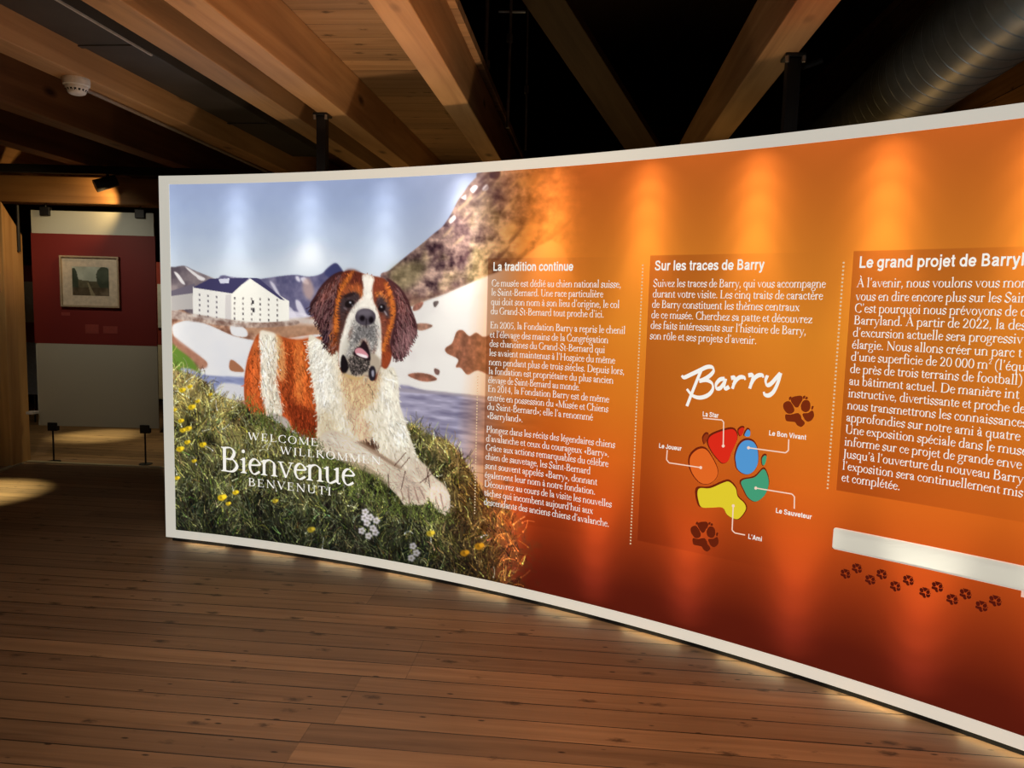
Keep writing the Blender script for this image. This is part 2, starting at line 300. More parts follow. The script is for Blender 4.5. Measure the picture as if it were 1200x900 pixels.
class Canvas:
    def __init__(self):
        self.S = (np.arange(CW)+.5)*CELL; self.H = PANEL_TOP-(np.arange(CH)+.5)*CELL
        S, H = np.meshgrid(self.S, self.H); self.S2, self.H2 = S, H
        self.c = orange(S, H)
    def to(self, pts):
        q = sh(pts); return np.stack([q[:, 0]/CELL, (PANEL_TOP-q[:, 1])/CELL], 1)
    def mask(self, poly, soft=0, smooth=True):
        p = self.to(poly)
        if smooth and len(p) > 3:
            n = len(p); out = []
            for i in range(n):
                a, b, c, d = p[i-1], p[i], p[(i+1) % n], p[(i+2) % n]
                for t in (0, .25, .5, .75):
                    out.append(.5*((2*b)+(-a+c)*t+(2*a-5*b+4*c-d)*t*t+(-a+3*b-3*c+d)*t**3))
            p = np.array(out)
        m = np.zeros((CH, CW+1), np.int32)
        for (x0, y0), (x1, y1) in zip(p, np.roll(p, -1, 0)):
            if y0 == y1: continue
            if y0 > y1: x0, y0, x1, y1 = x1, y1, x0, y0
            r0, r1 = max(0, math.ceil(y0-.5)), min(CH-1, math.ceil(y1-.5)-1)
            if r1 < r0: continue
            r = np.arange(r0, r1+1); x = x0+(r+.5-y0)*(x1-x0)/(y1-y0)
            np.add.at(m, (r, np.clip(np.ceil(x-.5).astype(int), 0, CW)), 1)
        k = (np.cumsum(m, 1)[:, :CW] % 2).astype(float)
        return self.blur(k, soft) if soft else k
    def blur(self, k, r):
        r = int(max(1, r))
        for _ in range(2):
            for ax in (0, 1):
                q = np.concatenate([np.repeat(np.take(k, [0], ax), r+1, ax), k, np.repeat(np.take(k, [-1], ax), r, ax)], ax)
                cs = np.cumsum(q, ax); n = k.shape[ax]
                k = (np.take(cs, range(2*r+1, 2*r+1+n), ax)-np.take(cs, range(0, n), ax))/(2*r+1)
        return k
    def fill(self, poly, col, soft=0, a=1.0, smooth=True, clip=None):
        m = self.mask(poly, soft, smooth)*a
        if clip is not None: m = m*clip
        self.c += (np.array(col, float)-self.c)*m[..., None]
        return m
    def over(self, m, col):
        self.c += (np.asarray(col, float)-self.c)*m[..., None]
    def ellipse(self, x, y, rx, ry, col, rot=0, soft=0, a=1.0):
        t = np.linspace(0, 2*np.pi, 20, endpoint=False); cr, sr = math.cos(math.radians(rot)), math.sin(math.radians(rot))
        ex, ey = rx*np.cos(t), ry*np.sin(t)
        return self.fill(np.stack([x+ex*cr-ey*sr, y+ex*sr+ey*cr], 1), col, soft, a)
    def strokes(self, p, ang, ln, wid, col, bend=0.0):
        n = len(p)
        if n == 0: return
        ang = np.broadcast_to(np.asarray(ang, float), n); ln = np.broadcast_to(np.asarray(ln, float), n); bend = np.broadcast_to(np.asarray(bend, float), n)
        wid = np.broadcast_to(np.asarray(wid, float), n); T = int(max(3, np.ceil(ln.max()/.8))); t = np.linspace(0, 1, T)
        A = ang[:, None]+bend[:, None]*t; x = p[:, :1]+np.cumsum(np.cos(A), 1)*(ln/T)[:, None]; y = p[:, 1:]+np.cumsum(np.sin(A), 1)*(ln/T)[:, None]
        K = int(np.ceil(wid.max()))
        off = np.arange(K)-(K-1)/2
        w = wid[:, None]*(1-.75*t)
        ok = np.abs(off)[None, None]*2 <= np.maximum(w, 1)[..., None]-.0
        X = (x[..., None]-np.sin(A)[..., None]*off).astype(int); Y = (y[..., None]+np.cos(A)[..., None]*off).astype(int)
        ok &= (X >= 0) & (X < CW) & (Y >= 0) & (Y < CH)
        C = np.broadcast_to(col[:, None, None, :], X.shape+(3,))
        self.c[Y[ok], X[ok]] = C[ok]
    def fur(self, m, n, ang, ln, wid=1.5, jit=.35, var=.16, bend=.5, tint=None, inset=0):
        """strokes over mask m coloured from what lies under them, so colour stays and hair direction shows"""
        idx = np.flatnonzero((C_blur(self, m, inset) if inset else m).ravel() > (.93 if inset else .5))
        if len(idx) == 0: return
        k = rng.choice(idx, n); p = np.stack([k % CW, k//CW], 1)+rng.random((n, 2))
        col = self.c.reshape(-1, 3)[k]*(1+rng.normal(0, var, n))[:, None]
        if tint is not None: col = col*(1-.25)+np.array(tint)*.25
        a = ang(p) if callable(ang) else np.radians(ang)
        self.strokes(p, a+rng.normal(0, jit, n), ln*(.5+rng.random(n)), wid, np.clip(col, 0, 255), rng.normal(0, bend, n))

def C_blur(cv, m, r): return cv.blur(m, r)

def paint_print():
    C = Canvas(); c = C.c
    S2, H2 = C.S2, C.H2
    orange_base = C.c.copy()
    xpx = np.interp(S2, *zip(*[(sh([(x, 400)])[0, 0], x) for x in range(196, 760, 6)]))   # photo column of a panel position, for laying out the picture
    # --- sky
    sky = lerp_table(H2, [(1.5, (216, 220, 222)), (1.72, (196, 204, 212)), (1.95, (172, 184, 204)), (2.15, (150, 164, 194)), (2.3, (138, 150, 182))])
    k = np.clip((xpx-430)/130, 0, 1)[..., None]; sky = sky*(1-.55*k)+np.array([182, 184, 204])*.55*k
    cl = fbm(CW, CH, 160, 4, 3); sky += ((cl-.5)*26)[..., None]
    C.c[:] = sky
    for x, y, rx, ry, a in [(362, 300, 16, 11, .6), (370, 293, 10, 7, .5), (352, 306, 22, 7, .45), (385, 308, 26, 6, .5), (300, 318, 60, 6, .35)]:
        C.ellipse(x, y, rx, ry, (228, 229, 230), soft=22, a=a)
    n1 = fbm(CW, CH, 40, 5, 11); n2 = fbm(CW, CH, 14, 4, 12); n3 = fbm(CW, CH, 90, 4, 13)
    diag = fbm(CW, CH, 26, 4, 14, 2.2, .7)
    def tex(m, lo, hi, n): C.over(m, np.array(lo)+(np.array(hi)-np.array(lo))*np.clip((n-.25)/.5, 0, 1)[..., None])
    # --- far mountains
    m = C.mask([(255, 327), (275, 325), (300, 327), (325, 324), (345, 322), (362, 324), (376, 321), (384, 314), (391, 309), (396, 310), (401, 318), (420, 330), (420, 385), (255, 380)], 1)
    tex(m, (74, 72, 104), (128, 122, 146), n1)
    C.fill([(380, 320), (391, 309), (397, 311), (402, 320), (392, 328)], (60, 62, 100), 2)
    for q in [[(316, 330), (322, 334), (330, 350), (326, 348)], [(322, 346), (330, 352), (336, 366), (328, 358)], [(346, 352), (352, 354), (360, 372), (350, 366)], [(338, 360), (344, 364), (352, 380), (342, 376)], [(352, 326), (358, 325), (362, 333), (356, 332)], [(346, 324), (350, 324), (352, 330), (348, 329)], [(336, 366), (352, 366), (376, 376), (370, 380), (344, 380)]]:
        C.fill(q, (222, 216, 226), 2, .85)
    C.fill([(355, 330), (362, 326), (368, 340), (364, 352), (356, 344)], (176, 146, 136), 4, .7)
    m = C.mask([(196, 318), (205, 313), (216, 311.5), (226, 316), (238, 321), (250, 326), (262, 332), (262, 365), (196, 365)], 1)
    tex(m, (84, 74, 82), (142, 128, 128), n1)
    for q in [[(204, 319), (209, 321), (217, 333), (212, 331)], [(217, 313), (222, 315), (234, 324), (228, 323)], [(230, 322), (240, 326), (238, 329), (232, 327)]]:
        C.fill(q, (226, 220, 218), 1, .95)
    # --- ground behind: soil and snow
    m = C.mask([(196, 362), (230, 372), (270, 376), (345, 374), (400, 376), (400, 470), (196, 470)], 2)
    tex(m, (118, 78, 62), (192, 150, 124), n2)
    for q in [[(196, 360), (214, 366), (226, 372), (224, 374), (196, 372)], [(328, 376), (350, 372), (378, 376), (378, 382), (330, 381)]]:
        C.fill(q, (214, 204, 196), 2, .8)
    C.fill([(290, 382), (318, 380), (352, 379), (380, 384), (380, 396), (300, 392)], (176, 134, 104), 3, .7)
    snow = (222, 220, 220)
    for q in [[(202, 383), (209, 378), (222, 375), (234, 377), (252, 384), (272, 393), (292, 398), (306, 402), (300, 425), (296, 445), (240, 441), (230, 436), (240, 430), (242, 424), (222, 410), (206, 398)],
              [(270, 382), (278, 380), (288, 386), (290, 393), (284, 395), (272, 392)], [(310, 400), (340, 396), (370, 392), (380, 395), (380, 408), (310, 408)]]:
        mm = C.fill(q, snow, 1)
        C.over(mm*np.clip((n1-.5)*1.2, 0, .4), (206, 208, 216))
    C.fill([(269, 424), (273, 422), (284, 431), (285, 436), (270, 434)], (160, 106, 76), 1)
    C.fill([(198, 405), (210, 408), (224, 420), (232, 432), (234, 443), (198, 444)], (98, 128, 50), 4)
    C.fill([(203, 394), (214, 402), (242, 424), (238, 432), (224, 420), (206, 406)], (168, 116, 94), 2, .8)
    m = C.mask([(212, 434), (222, 432), (244, 440), (296, 444), (296, 466), (240, 456)], 2)
    tex(m, (122, 128, 164), (164, 170, 200), fbm(CW, CH, 18, 3, 21, 3, .6))
    C.fill([(252, 461), (257, 451), (268, 449), (284, 452), (292, 458), (290, 468), (260, 470)], (206, 204, 208), 2)
    # --- hospice building
    def B(q, col, a=1.0): C.fill(q, col, 0, a, smooth=False)
    B([(200, 345), (228, 342), (228, 362), (200, 364)], (176, 170, 166)); B([(200, 341), (228, 332), (230, 343), (200, 347)], (104, 96, 108))
    B([(226, 336), (271, 343), (271, 378), (226, 371)], (228, 224, 216)); B([(270, 343), (294, 326), (339, 353), (339, 377), (270, 379)], (240, 236, 224))
    B([(226, 337), (246, 326.5), (292, 325.5), (272, 344)], (62, 58, 92)); B([(292, 325.5), (303, 326), (334, 352), (329, 351)], (66, 62, 96))
    B([(264, 346), (271, 344), (271, 378), (264, 377)], (206, 200, 196))
    for q in [[(256, 327), (269, 326), (268, 332), (258, 332)]]: B(q, (214, 214, 226), .9)
    for r in range(5):
        for k_ in range(3): x, y = 233+k_*10, 344+r*6+k_*1.3; B([(x, y), (x+1.8, y+.3), (x+1.8, y+3), (x, y+2.7)], (92, 86, 96), .85)
        for k_ in range(6):
            x, y = 274+k_*10, 348+r*6+k_*.4
            if y-2 > 326+abs(x-294)*.62 and x < 336: B([(x, y), (x+1.8, y+.1), (x+1.8, y+3), (x, y+2.8)], (120, 112, 110) if (k_+r) % 4 else (70, 64, 70), .85)
    B([(295, 352), (297.5, 352), (297.5, 356), (295, 356)], (50, 46, 52)); B([(296, 361), (298.5, 361), (298.5, 366), (296, 366)], (50, 46, 52))
    tex(C.mask([(200, 364), (228, 368), (300, 378), (345, 375), (345, 381), (290, 384), (226, 377), (200, 372)], 1)*.8, (120, 92, 82), (206, 190, 178), n2)
    # --- right mountain
    edge = [(446, 324), (456, 317), (468, 307), (480, 297), (494, 286), (508, 274), (518, 266), (526, 255), (531, 246), (536, 236), (543, 226), (550, 216), (558, 208), (566, 201)]
    m = C.mask(edge+[(640, 190), (720, 190), (720, 500), (600, 460), (560, 380), (500, 366), (470, 352)], 1)
    mix = np.clip((n3-.42)*4, 0, 1)[..., None]
    rock = np.array([128, 100, 94])*(1-mix)+np.array([184, 156, 116])*mix
    rock = rock+(diag-.5)[..., None]*np.array([170, 150, 122])+(n2-.5)[..., None]*np.array([170, 150, 122])
    pur = np.clip((H2-1.93)/.25, 0, 1)[..., None]*np.clip((610-xpx)/50, 0, 1)[..., None]
    rock = rock*(1-.6*pur)+np.array([104, 78, 92])*.6*pur
    C.over(m, np.clip(rock, 30, 235))
    C.fill([(456, 318), (470, 308), (500, 306), (490, 330), (470, 342), (458, 332)], (112, 108, 62), 10, .5)
    C.fill([(470, 342), (500, 348), (530, 338), (550, 330), (545, 340), (500, 362), (480, 358)], (136, 92, 78), 8, .5)
    for q in [[(551, 222), (556, 217), (560, 219), (555, 226)], [(565, 221), (570, 216), (573, 220), (568, 224)], [(540, 232), (546, 228), (546, 234)], [(526, 258), (532, 252), (534, 256), (528, 262)]]:
        C.fill(q, (224, 214, 218), 1)
    C.fill([(574, 202), (586, 200), (584, 209), (575, 209)], (58, 38, 52), 2, .9)
    for i in range(60):
        x, y = rng.uniform(500, 660), rng.uniform(215, 320)
        if y < 318-(x-446)*1.0: continue
        L = rng.uniform(6, 22); C.fill([(x, y), (x+L*.5, y-L*.6), (x+L, y-L), (x+L*.6, y-L*.35)], (206, 176, 136) if i % 2 else (78, 52, 56), 2, .55, clip=m)
    for q in [[(607, 210), (630, 204), (640, 206), (625, 218), (612, 220)], [(606, 300), (612, 270), (628, 252), (632, 258), (618, 290)], [(585, 270), (600, 262), (606, 270), (592, 280)]]:
        C.fill(q, (222, 186, 132), 4, .6)
    # --- snowfield on the right, red rocks, lake
    m = C.fill([(452, 380), (478, 362), (500, 352), (520, 345), (545, 334), (572, 323), (600, 312), (660, 290), (690, 480), (566, 466), (520, 462), (466, 456), (446, 440)], (226, 221, 214), 2)
    C.over(m*np.clip((n1-.52)*1.6, 0, .5), (214, 206, 202))
    for q, col in [([(488, 380), (498, 379), (507, 382), (496, 387), (489, 386)], (150, 110, 92)), ([(522, 408), (530, 402), (535, 389), (542, 387), (550, 394), (558, 390), (568, 395), (585, 388), (600, 402), (594, 430), (580, 441), (560, 434), (548, 439), (540, 431), (534, 430), (537, 421), (524, 414)], (146, 92, 68)),
                   ([(478, 440), (488, 437), (504, 439), (512, 445), (496, 447)], (146, 94, 74)), ([(508, 354), (514, 353), (512, 358), (509, 360)], (110, 96, 92)), ([(509, 432), (515, 434), (514, 439), (510, 438)], (120, 88, 80)),
                   ([(486, 357), (496, 354), (492, 362), (484, 364)], (150, 100, 84))]:
        mm = C.fill(q, col, 1); tex(mm*.55, np.array(col)*.6, np.minimum(np.array(col)*1.35, 255), n2)
    m = C.mask([(464, 455), (500, 458), (540, 463), (575, 466), (690, 476), (690, 540), (560, 545), (470, 520)], 2)
    tex(m, (112, 106, 132), (176, 170, 190), fbm(CW, CH, 16, 3, 22, 4, .7))
    C.fill([(470, 455), (520, 459), (574, 465), (574, 468), (520, 463), (470, 459)], (150, 140, 150), 1, .7)
    # --- blend the picture into the orange field
    tt = np.clip((xpx-556+26*np.clip((1.35-H2)/1.0, -.6, 1))/(128-30*np.clip((1.5-H2)/.8, 0, 1)), 0, 1); tt = tt*tt*(3-2*tt); lum = C.c.mean(-1, keepdims=True)
    tint = np.array([222, 124, 42])*(.42+.62*np.clip(lum, 0, 215)/215)
    C.c += (tint-C.c)*(np.clip((xpx-545+14*np.clip((1.4-H2)/.8,-1,1))/62, 0, 1)*.85)[..., None]
    C.c += (orange_base-C.c)*tt[..., None]
    # --- meadow
    gpoly = [(190, 428), (204, 433), (222, 438), (240, 447), (252, 460), (270, 468), (287, 474), (313, 487), (340, 505), (380, 520), (430, 520), (466, 505), (480, 496), (500, 508), (522, 515), (538, 530), (552, 552), (570, 580), (600, 600), (640, 640), (660, 720), (190, 720)]
    gm = C.mask(gpoly, 2)*np.clip((632-xpx)/60+(n2-.5)*1.5, 0, 1)
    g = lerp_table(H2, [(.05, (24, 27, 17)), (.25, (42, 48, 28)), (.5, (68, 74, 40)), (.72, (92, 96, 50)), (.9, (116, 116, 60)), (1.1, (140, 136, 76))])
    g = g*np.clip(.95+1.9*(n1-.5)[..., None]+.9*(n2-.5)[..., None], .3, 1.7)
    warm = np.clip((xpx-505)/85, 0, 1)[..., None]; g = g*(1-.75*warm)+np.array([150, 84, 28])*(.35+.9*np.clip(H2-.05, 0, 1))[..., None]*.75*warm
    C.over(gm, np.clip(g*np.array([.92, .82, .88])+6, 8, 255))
    def grass(m, n, lo, hi, ln):
        idx = np.flatnonzero(m.ravel() > .35); k = rng.choice(idx, n); k = k[np.argsort(k//CW+rng.normal(0, 12, n))]
        p = np.stack([k % CW, k//CW], 1).astype(float); base = C.c.reshape(-1, 3)[k]
        b = rng.uniform(lo, hi, n)[:, None]; col = base*b+np.array([30, 32, 10])*(b > 1.25)+rng.normal(0, 6, (n, 3))
        light = (rng.random(n) < .16)[:, None]; col = np.where(light, col*1.3+np.array([34, 34, 24]), col)
        clump = np.sin(p[:, 0]*.021+3*np.sin(p[:, 1]*.017))*.7
        C.strokes(p, -np.pi/2+clump+rng.normal(0, .45, n), ln*(.5+rng.random(n)), 2.2, np.clip(col, 6, 250), rng.normal(0, .8, n))
    def pale_blades(m, n):
        idx = np.flatnonzero(m.ravel() > .8); k = rng.choice(idx, n); p = np.stack([k % CW, k//CW], 1).astype(float)
        fade = np.clip(p[:, 1]/CH, 0, 1); wr = np.clip((p[:, 0]*CELL-1.75)/.5, 0, 1)[:, None]
        col = (np.array([178, 182, 136])*(1-wr)+np.array([196, 140, 66])*wr)*(1.25-.62*fade)[:, None]*rng.uniform(.7, 1.05, n)[:, None]
        C.strokes(p, -np.pi/2+rng.normal(0, .7, n), 16+22*rng.random(n), 2.4, np.clip(col, 6, 250), rng.normal(0, 1.0, n))
    grass(gm, 4200, .3, 1.5, 34); grass(gm, 2200, .25, 1.6, 26); grass(gm, 900, .12, .5, 22); grass(gm, 900, 1.7, 2.6, 26); pale_blades(gm, 700)
    # dark hollows in the meadow
    for _ in range(70):
        x, y = rng.uniform(206, 600), rng.uniform(460, 690); 
        if y > 629+(x-196)*.17-14 or y < 470+(x-300)*.3: continue
        if rng.random() < .45: C.ellipse(x, y, rng.uniform(3, 7), rng.uniform(2, 4), (18, 22, 12) if x < 540 else (60, 28, 10), rot=rng.uniform(0, 90), soft=4, a=.5)
    # --- dog: body
    body = C.mask([(303, 391), (315, 389), (332, 395), (350, 398), (366, 396), (380, 400), (384, 460), (378, 512), (346, 504), (322, 488), (300, 482), (288, 474), (286, 452), (288, 430), (294, 408)], 1)
    C.over(body, (164, 72, 34))
    C.fill([(334, 402), (352, 398), (368, 398), (376, 440), (378, 480), (352, 470), (336, 446)], (190, 88, 38), 8, .9)
    C.fill([(346, 404), (352, 400), (358, 430), (352, 470), (346, 450)], (222, 124, 60), 5, .6); C.fill([(336, 408), (341, 404), (344, 440), (340, 480), (334, 460)], (112, 44, 20), 4, .6); C.fill([(362, 404), (370, 402), (378, 450), (378, 500), (368, 470)], (120, 48, 22), 5, .6); C.fill([(296, 410), (301, 400), (302, 440), (296, 470)], (222, 150, 96), 3, .5)
    C.fill([(290, 430), (296, 410), (304, 396), (306, 430), (308, 470), (290, 470)], (196, 90, 40), 5, .8)
    C.fill([(340, 488), (336, 468), (360, 476), (378, 490), (378, 515), (350, 506)], (120, 44, 20), 6, .9)
    C.fill([(322, 400), (330, 398), (334, 420), (332, 440), (326, 440)], (214, 150, 92), 4, .8)
    C.fill([(304, 390), (313, 388), (324, 392), (328, 404), (324, 428), (325, 452), (331, 478), (324, 486), (312, 482), (306, 452), (305, 420)], (232, 222, 202), 2)
    C.fill([(323, 392), (330, 396), (330, 412), (324, 412)], (204, 150, 96), 4, .7)
    C.fill([(318, 402), (324, 420), (322, 450), (328, 478), (318, 482), (314, 450)], (204, 186, 162), 4, .6)
    C.fur(body, 4200, 82, 17, 2, .3, .2, .5, inset=5)
    C.fill([(316, 484), (326, 486), (336, 491), (341, 501), (338, 506), (328, 494), (316, 490)], (176, 164, 156), 2)
    # --- chest and shoulders
    chest = C.mask([(362, 394), (374, 398), (400, 410), (430, 425), (452, 430), (462, 432), (467, 452), (468, 472), (474, 492), (482, 516), (491, 540), (500, 550), (488, 560), (462, 548), (440, 538), (422, 524), (400, 530), (374, 524), (372, 490), (368, 456), (363, 425)], 1)
    C.over(chest, (222, 212, 190))
    for q, col, a, s_ in [([(366, 400), (382, 404), (392, 440), (384, 480), (374, 470), (366, 430)], (232, 226, 212), .9, 8), ([(400, 436), (424, 444), (446, 440), (436, 470), (420, 480), (404, 464)], (204, 164, 116), .75, 8),
                          ([(402, 470), (424, 482), (436, 500), (428, 520), (412, 500)], (196, 158, 118), .6, 7), ([(376, 480), (390, 486), (400, 510), (392, 524), (374, 520)], (190, 172, 140), .7, 8),
                          ([(446, 436), (462, 440), (466, 470), (476, 506), (462, 520), (448, 480)], (238, 230, 212), .8, 8), ([(422, 518), (432, 512), (444, 520), (440, 526), (428, 524)], (72, 44, 32), .95, 3),
                          ([(396, 424), (420, 438), (448, 434), (430, 448), (408, 444)], (176, 136, 96), .6, 6)]:
        C.fill(q, col, s_, a)
    cx, cy = C.to([(420, 400)])[0]
    C.fur(chest, 4600, lambda p: np.arctan2(p[:, 1]-cy+60, (p[:, 0]-cx)*.55), 18, 2, .35, .12, .6, inset=4)
    # --- forelegs and paws
    leg2 = C.mask([(452, 500), (470, 490), (482, 516), (490, 536), (500, 547), (508, 558), (520, 568), (527, 581), (526, 597), (518, 601), (511, 596), (503, 584), (490, 566), (470, 548), (452, 530)], 1)
    leg2b = C.blur(leg2, 7)*np.clip((sh([(480, 520)])[0, 1]-H2)/.12, 0, 1); C.over(np.minimum(leg2, leg2b*1.3).clip(0, 1), (206, 192, 172))
    C.fill([(484, 540), (498, 546), (508, 560), (500, 566), (488, 556)], (186, 168, 148), 4, .8); C.fill([(503, 570), (514, 566), (525, 580), (524, 596), (512, 594)], (214, 196, 178), 3, .9)
    C.fur(leg2, 1300, 62, 11, 1.6, .3, .1, inset=3)
    for x0, y0, x1, y1 in [(510, 582, 514, 597), (516, 578, 520, 599), (505, 566, 516, 562)]:
        C.fill([(x0-.5, y0), (x0+.7, y0), (x1+.7, y1), (x1-.5, y1)], (112, 84, 74), 1, .75, smooth=False)
    leg1 = C.mask([(374, 514), (386, 504), (402, 508), (418, 516), (440, 529), (456, 540), (470, 548), (482, 556), (492, 566), (500, 577), (499, 587), (492, 592), (482, 589), (474, 592), (467, 582), (458, 573), (446, 558), (430, 548), (408, 541), (386, 535), (376, 526)], 1)
    C.over(leg1, (200, 184, 162))
    C.fill([(376, 514), (392, 508), (420, 519), (446, 534), (440, 540), (410, 530)], (204, 192, 174), 4, .9); C.fill([(390, 530), (420, 540), (446, 556), (456, 570), (440, 558), (408, 544)], (168, 148, 122), 3, .8)
    C.fill([(464, 552), (480, 558), (494, 572), (496, 586), (480, 584), (466, 572)], (188, 168, 150), 4, .9)
    C.fur(leg1, 1900, 32, 11, 1.6, .3, .1, inset=3)
    for x0, y0, x1, y1 in [(478, 572, 480, 590), (485, 570, 491, 590), (491, 570, 498, 585), (470, 574, 473, 586)]:
        C.fill([(x0-.6, y0), (x0+.6, y0), (x1+.8, y1), (x1-.8, y1)], (120, 84, 72), 1, .7, smooth=False)
    C.fill([(418, 517), (428, 519), (446, 531), (470, 547), (466, 549), (444, 536), (424, 523)], (120, 88, 66), 2, .6)
    # --- head
    earL = C.mask([(402, 318), (390, 322), (377, 334), (369, 347), (363, 358), (369, 371), (375, 384), (378, 395), (384, 407), (392, 411), (398, 405), (394, 388), (394, 366), (396, 345), (403, 328)], 1)
    earR = C.mask([(453, 326), (464, 332), (472, 341), (478, 351), (483, 364), (489, 383), (484, 395), (478, 406), (473, 415), (463, 419), (457, 413), (457, 400), (460, 385), (463, 362), (460, 341)], 1)
    face = C.mask([(402, 319), (414, 317.5), (428, 321), (440, 324), (452, 328), (460, 342), (464, 362), (461, 382), (457, 402), (459, 418), (453, 432), (446, 430), (440, 446), (433, 442), (424, 440), (412, 440), (402, 438), (397, 428), (396, 412), (390, 398), (391, 372), (393, 350), (397, 332)], 1)
    C.over(earL, (58, 32, 34)); C.over(earR, (70, 40, 42))
    C.fill([(398, 322), (386, 330), (374, 346), (380, 350), (394, 338)], (96, 52, 44), 4, .7); C.fill([(455, 330), (466, 338), (478, 360), (470, 366), (460, 348)], (88, 48, 44), 5, .7)
    C.fill([(377, 384), (386, 380), (391, 392), (388, 399), (380, 396)], (36, 22, 30), 4, .9); C.fill([(470, 380), (486, 384), (480, 402), (470, 412), (462, 410)], (104, 72, 74), 6, .7)
    C.over(face, (112, 52, 34))
    C.fill([(404, 318), (420, 318), (426, 330), (424, 346), (412, 342), (402, 344)], (92, 42, 32), 4, .9); C.fill([(440, 325), (450, 329), (456, 346), (450, 352), (440, 350), (436, 340)], (126, 58, 38), 3, .9)
    C.fill([(410, 320), (416, 318), (408, 332), (400, 348), (397, 372), (399, 396), (394, 404), (391, 388), (393, 356), (399, 336)], (206, 112, 44), 3, .85)
    C.fill([(450, 331), (456, 338), (462, 352), (463, 368), (459, 384), (454, 396), (450, 412), (446, 408), (451, 392), (456, 376), (457, 356), (452, 340)], (212, 116, 48), 3, .85)
    C.fill([(410, 340), (420, 336), (426, 342), (424, 350), (418, 344)], (196, 110, 54), 3, .8); C.fill([(438, 346), (446, 342), (454, 352), (455, 366), (448, 352)], (206, 120, 60), 2, .8)
    C.fill([(400, 392), (394, 404), (396, 412), (388, 408), (386, 398), (392, 390)], (104, 48, 26), 2, .8); C.fill([(449, 412), (458, 414), (457, 424), (452, 432), (447, 428)], (150, 66, 36), 2, .9)
    # dark masks round the eyes
    C.fill([(400, 352), (407, 344), (418, 343), (422, 351), (416, 361), (408, 370), (402, 380), (398, 366)], (62, 50, 52), 3, .95)
    C.fill([(441, 351), (448, 348), (455, 361), (456, 373), (448, 370), (442, 362)], (66, 52, 54), 3, .95)
    C.fill([(403, 366), (410, 362), (408, 376), (404, 390), (400, 404), (396, 400), (398, 382)], (70, 48, 44), 3, .85)
    C.fill([(404, 338), (412, 333), (422, 334), (425, 344), (420, 342), (410, 343), (403, 348)], (164, 84, 46), 3, .8)
    C.fill([(446, 366), (452, 374), (452, 388), (448, 400), (446, 384)], (128, 72, 56), 3, .8)
    C.fur(face*1.0, 1500, lambda p: np.arctan2(p[:, 1]-cy+60, (p[:, 0]-C.to([(431, 350)])[0, 0])*1.0), 8, 1.4, .25, .16, .3, inset=5)
    C.fur(earL, 1300, 112, 18, 1.7, .2, .3, .4, inset=5); C.fur(earR, 1300, 70, 18, 1.7, .2, .3, .4, inset=5)
    for em, an, n in ((earL, 112, 140), (earR, 68, 140)):
        C.fur(em, n, an, 18, 1.4, .15, .1, .3, tint=(250, 200, 190), inset=5)
    C.fill([(377, 383), (384, 384), (390, 376), (391, 390), (386, 395), (392, 392)], (150, 100, 92), 1, .3)
    # white blaze, muzzle
    blaze = [(425, 322), (438, 324.5), (436.5, 337), (437.5, 352), (442, 362), (446, 378), (447, 400), (446, 426), (440, 430), (436, 424), (441, 404), (441, 384), (428, 380), (413, 382), (408, 400), (406, 418), (401, 430), (397, 424), (398, 404), (403, 385), (407, 371), (415, 358), (424, 348), (426, 337)]
    bm = C.fill(blaze, (236, 228, 214), 2)
    C.fur(bm, 500, 95, 8, 1.4, .3, .06)
    C.fill([(404, 414), (420, 400), (436, 412), (446, 422), (444, 436), (432, 441), (416, 441), (402, 438)], (176, 160, 140), 3)
    mm = C.fill([(415, 374), (428, 380), (441, 376), (444, 392), (441, 408), (434, 414), (430, 402), (426, 398), (420, 404), (414, 414), (405, 420), (402, 412), (408, 396)], (150, 145, 140), 6)
    C.fill([(420, 382), (428, 381), (438, 382), (436, 396), (426, 394), (418, 402), (414, 396)], (96, 92, 92), 5, .7)
    C.fur(mm, 800, 95, 5, 1.4, .6, .22)
    C.fill([(400, 404), (406, 396), (410, 404), (404, 418), (399, 424)], (212, 204, 188), 3, .7)
    C.fill([(400, 418), (403, 416), (406, 421), (409, 430), (404, 438), (399, 432)], (26, 20, 22), 1.5)
    C.fill([(426, 399), (431, 406), (434, 416), (433, 424), (424, 420), (414, 416), (417, 408), (422, 405)], (38, 24, 28), 1)
    ch = C.fill([(409, 421), (416, 417), (424, 421), (433, 423), (432, 432), (426, 437), (418, 439), (411, 436)], (74, 66, 62), 1.5); C.fur(ch, 420, 100, 5, 1.5, .8, .55)
    C.fill([(416, 410), (420, 407.5), (425, 409), (431, 415), (431, 419), (424, 418), (417, 414.5)], (206, 138, 146), 1); C.fill([(417, 414), (424, 415), (430, 417), (430, 419.5), (423, 418)], (250, 236, 236), 1)
    C.fill([(402, 437), (412, 440), (420, 442), (428, 440), (421, 446), (408, 443)], (196, 164, 110), 2, .9)
    C.fill([(433, 431), (438, 429), (440.5, 436), (439, 445), (434.5, 446), (432, 440)], (40, 34, 40), 1); C.fill([(435.5, 435), (438, 434), (438, 441), (436, 441)], (176, 172, 186), 1, .85)
    C.ellipse(428.3, 371.5, 12.2, 10, (74, 66, 74), soft=1); C.ellipse(427, 366.5, 9, 4.5, (104, 96, 104), soft=4, a=.9); C.ellipse(424.5, 373, 3.2, 3.4, (22, 16, 20), soft=2); C.ellipse(435, 375, 3, 4, (22, 16, 20), soft=2)
    C.fill([(428.5, 374), (430, 374), (429.4, 384), (428.6, 384)], (40, 32, 36), 1, .9)
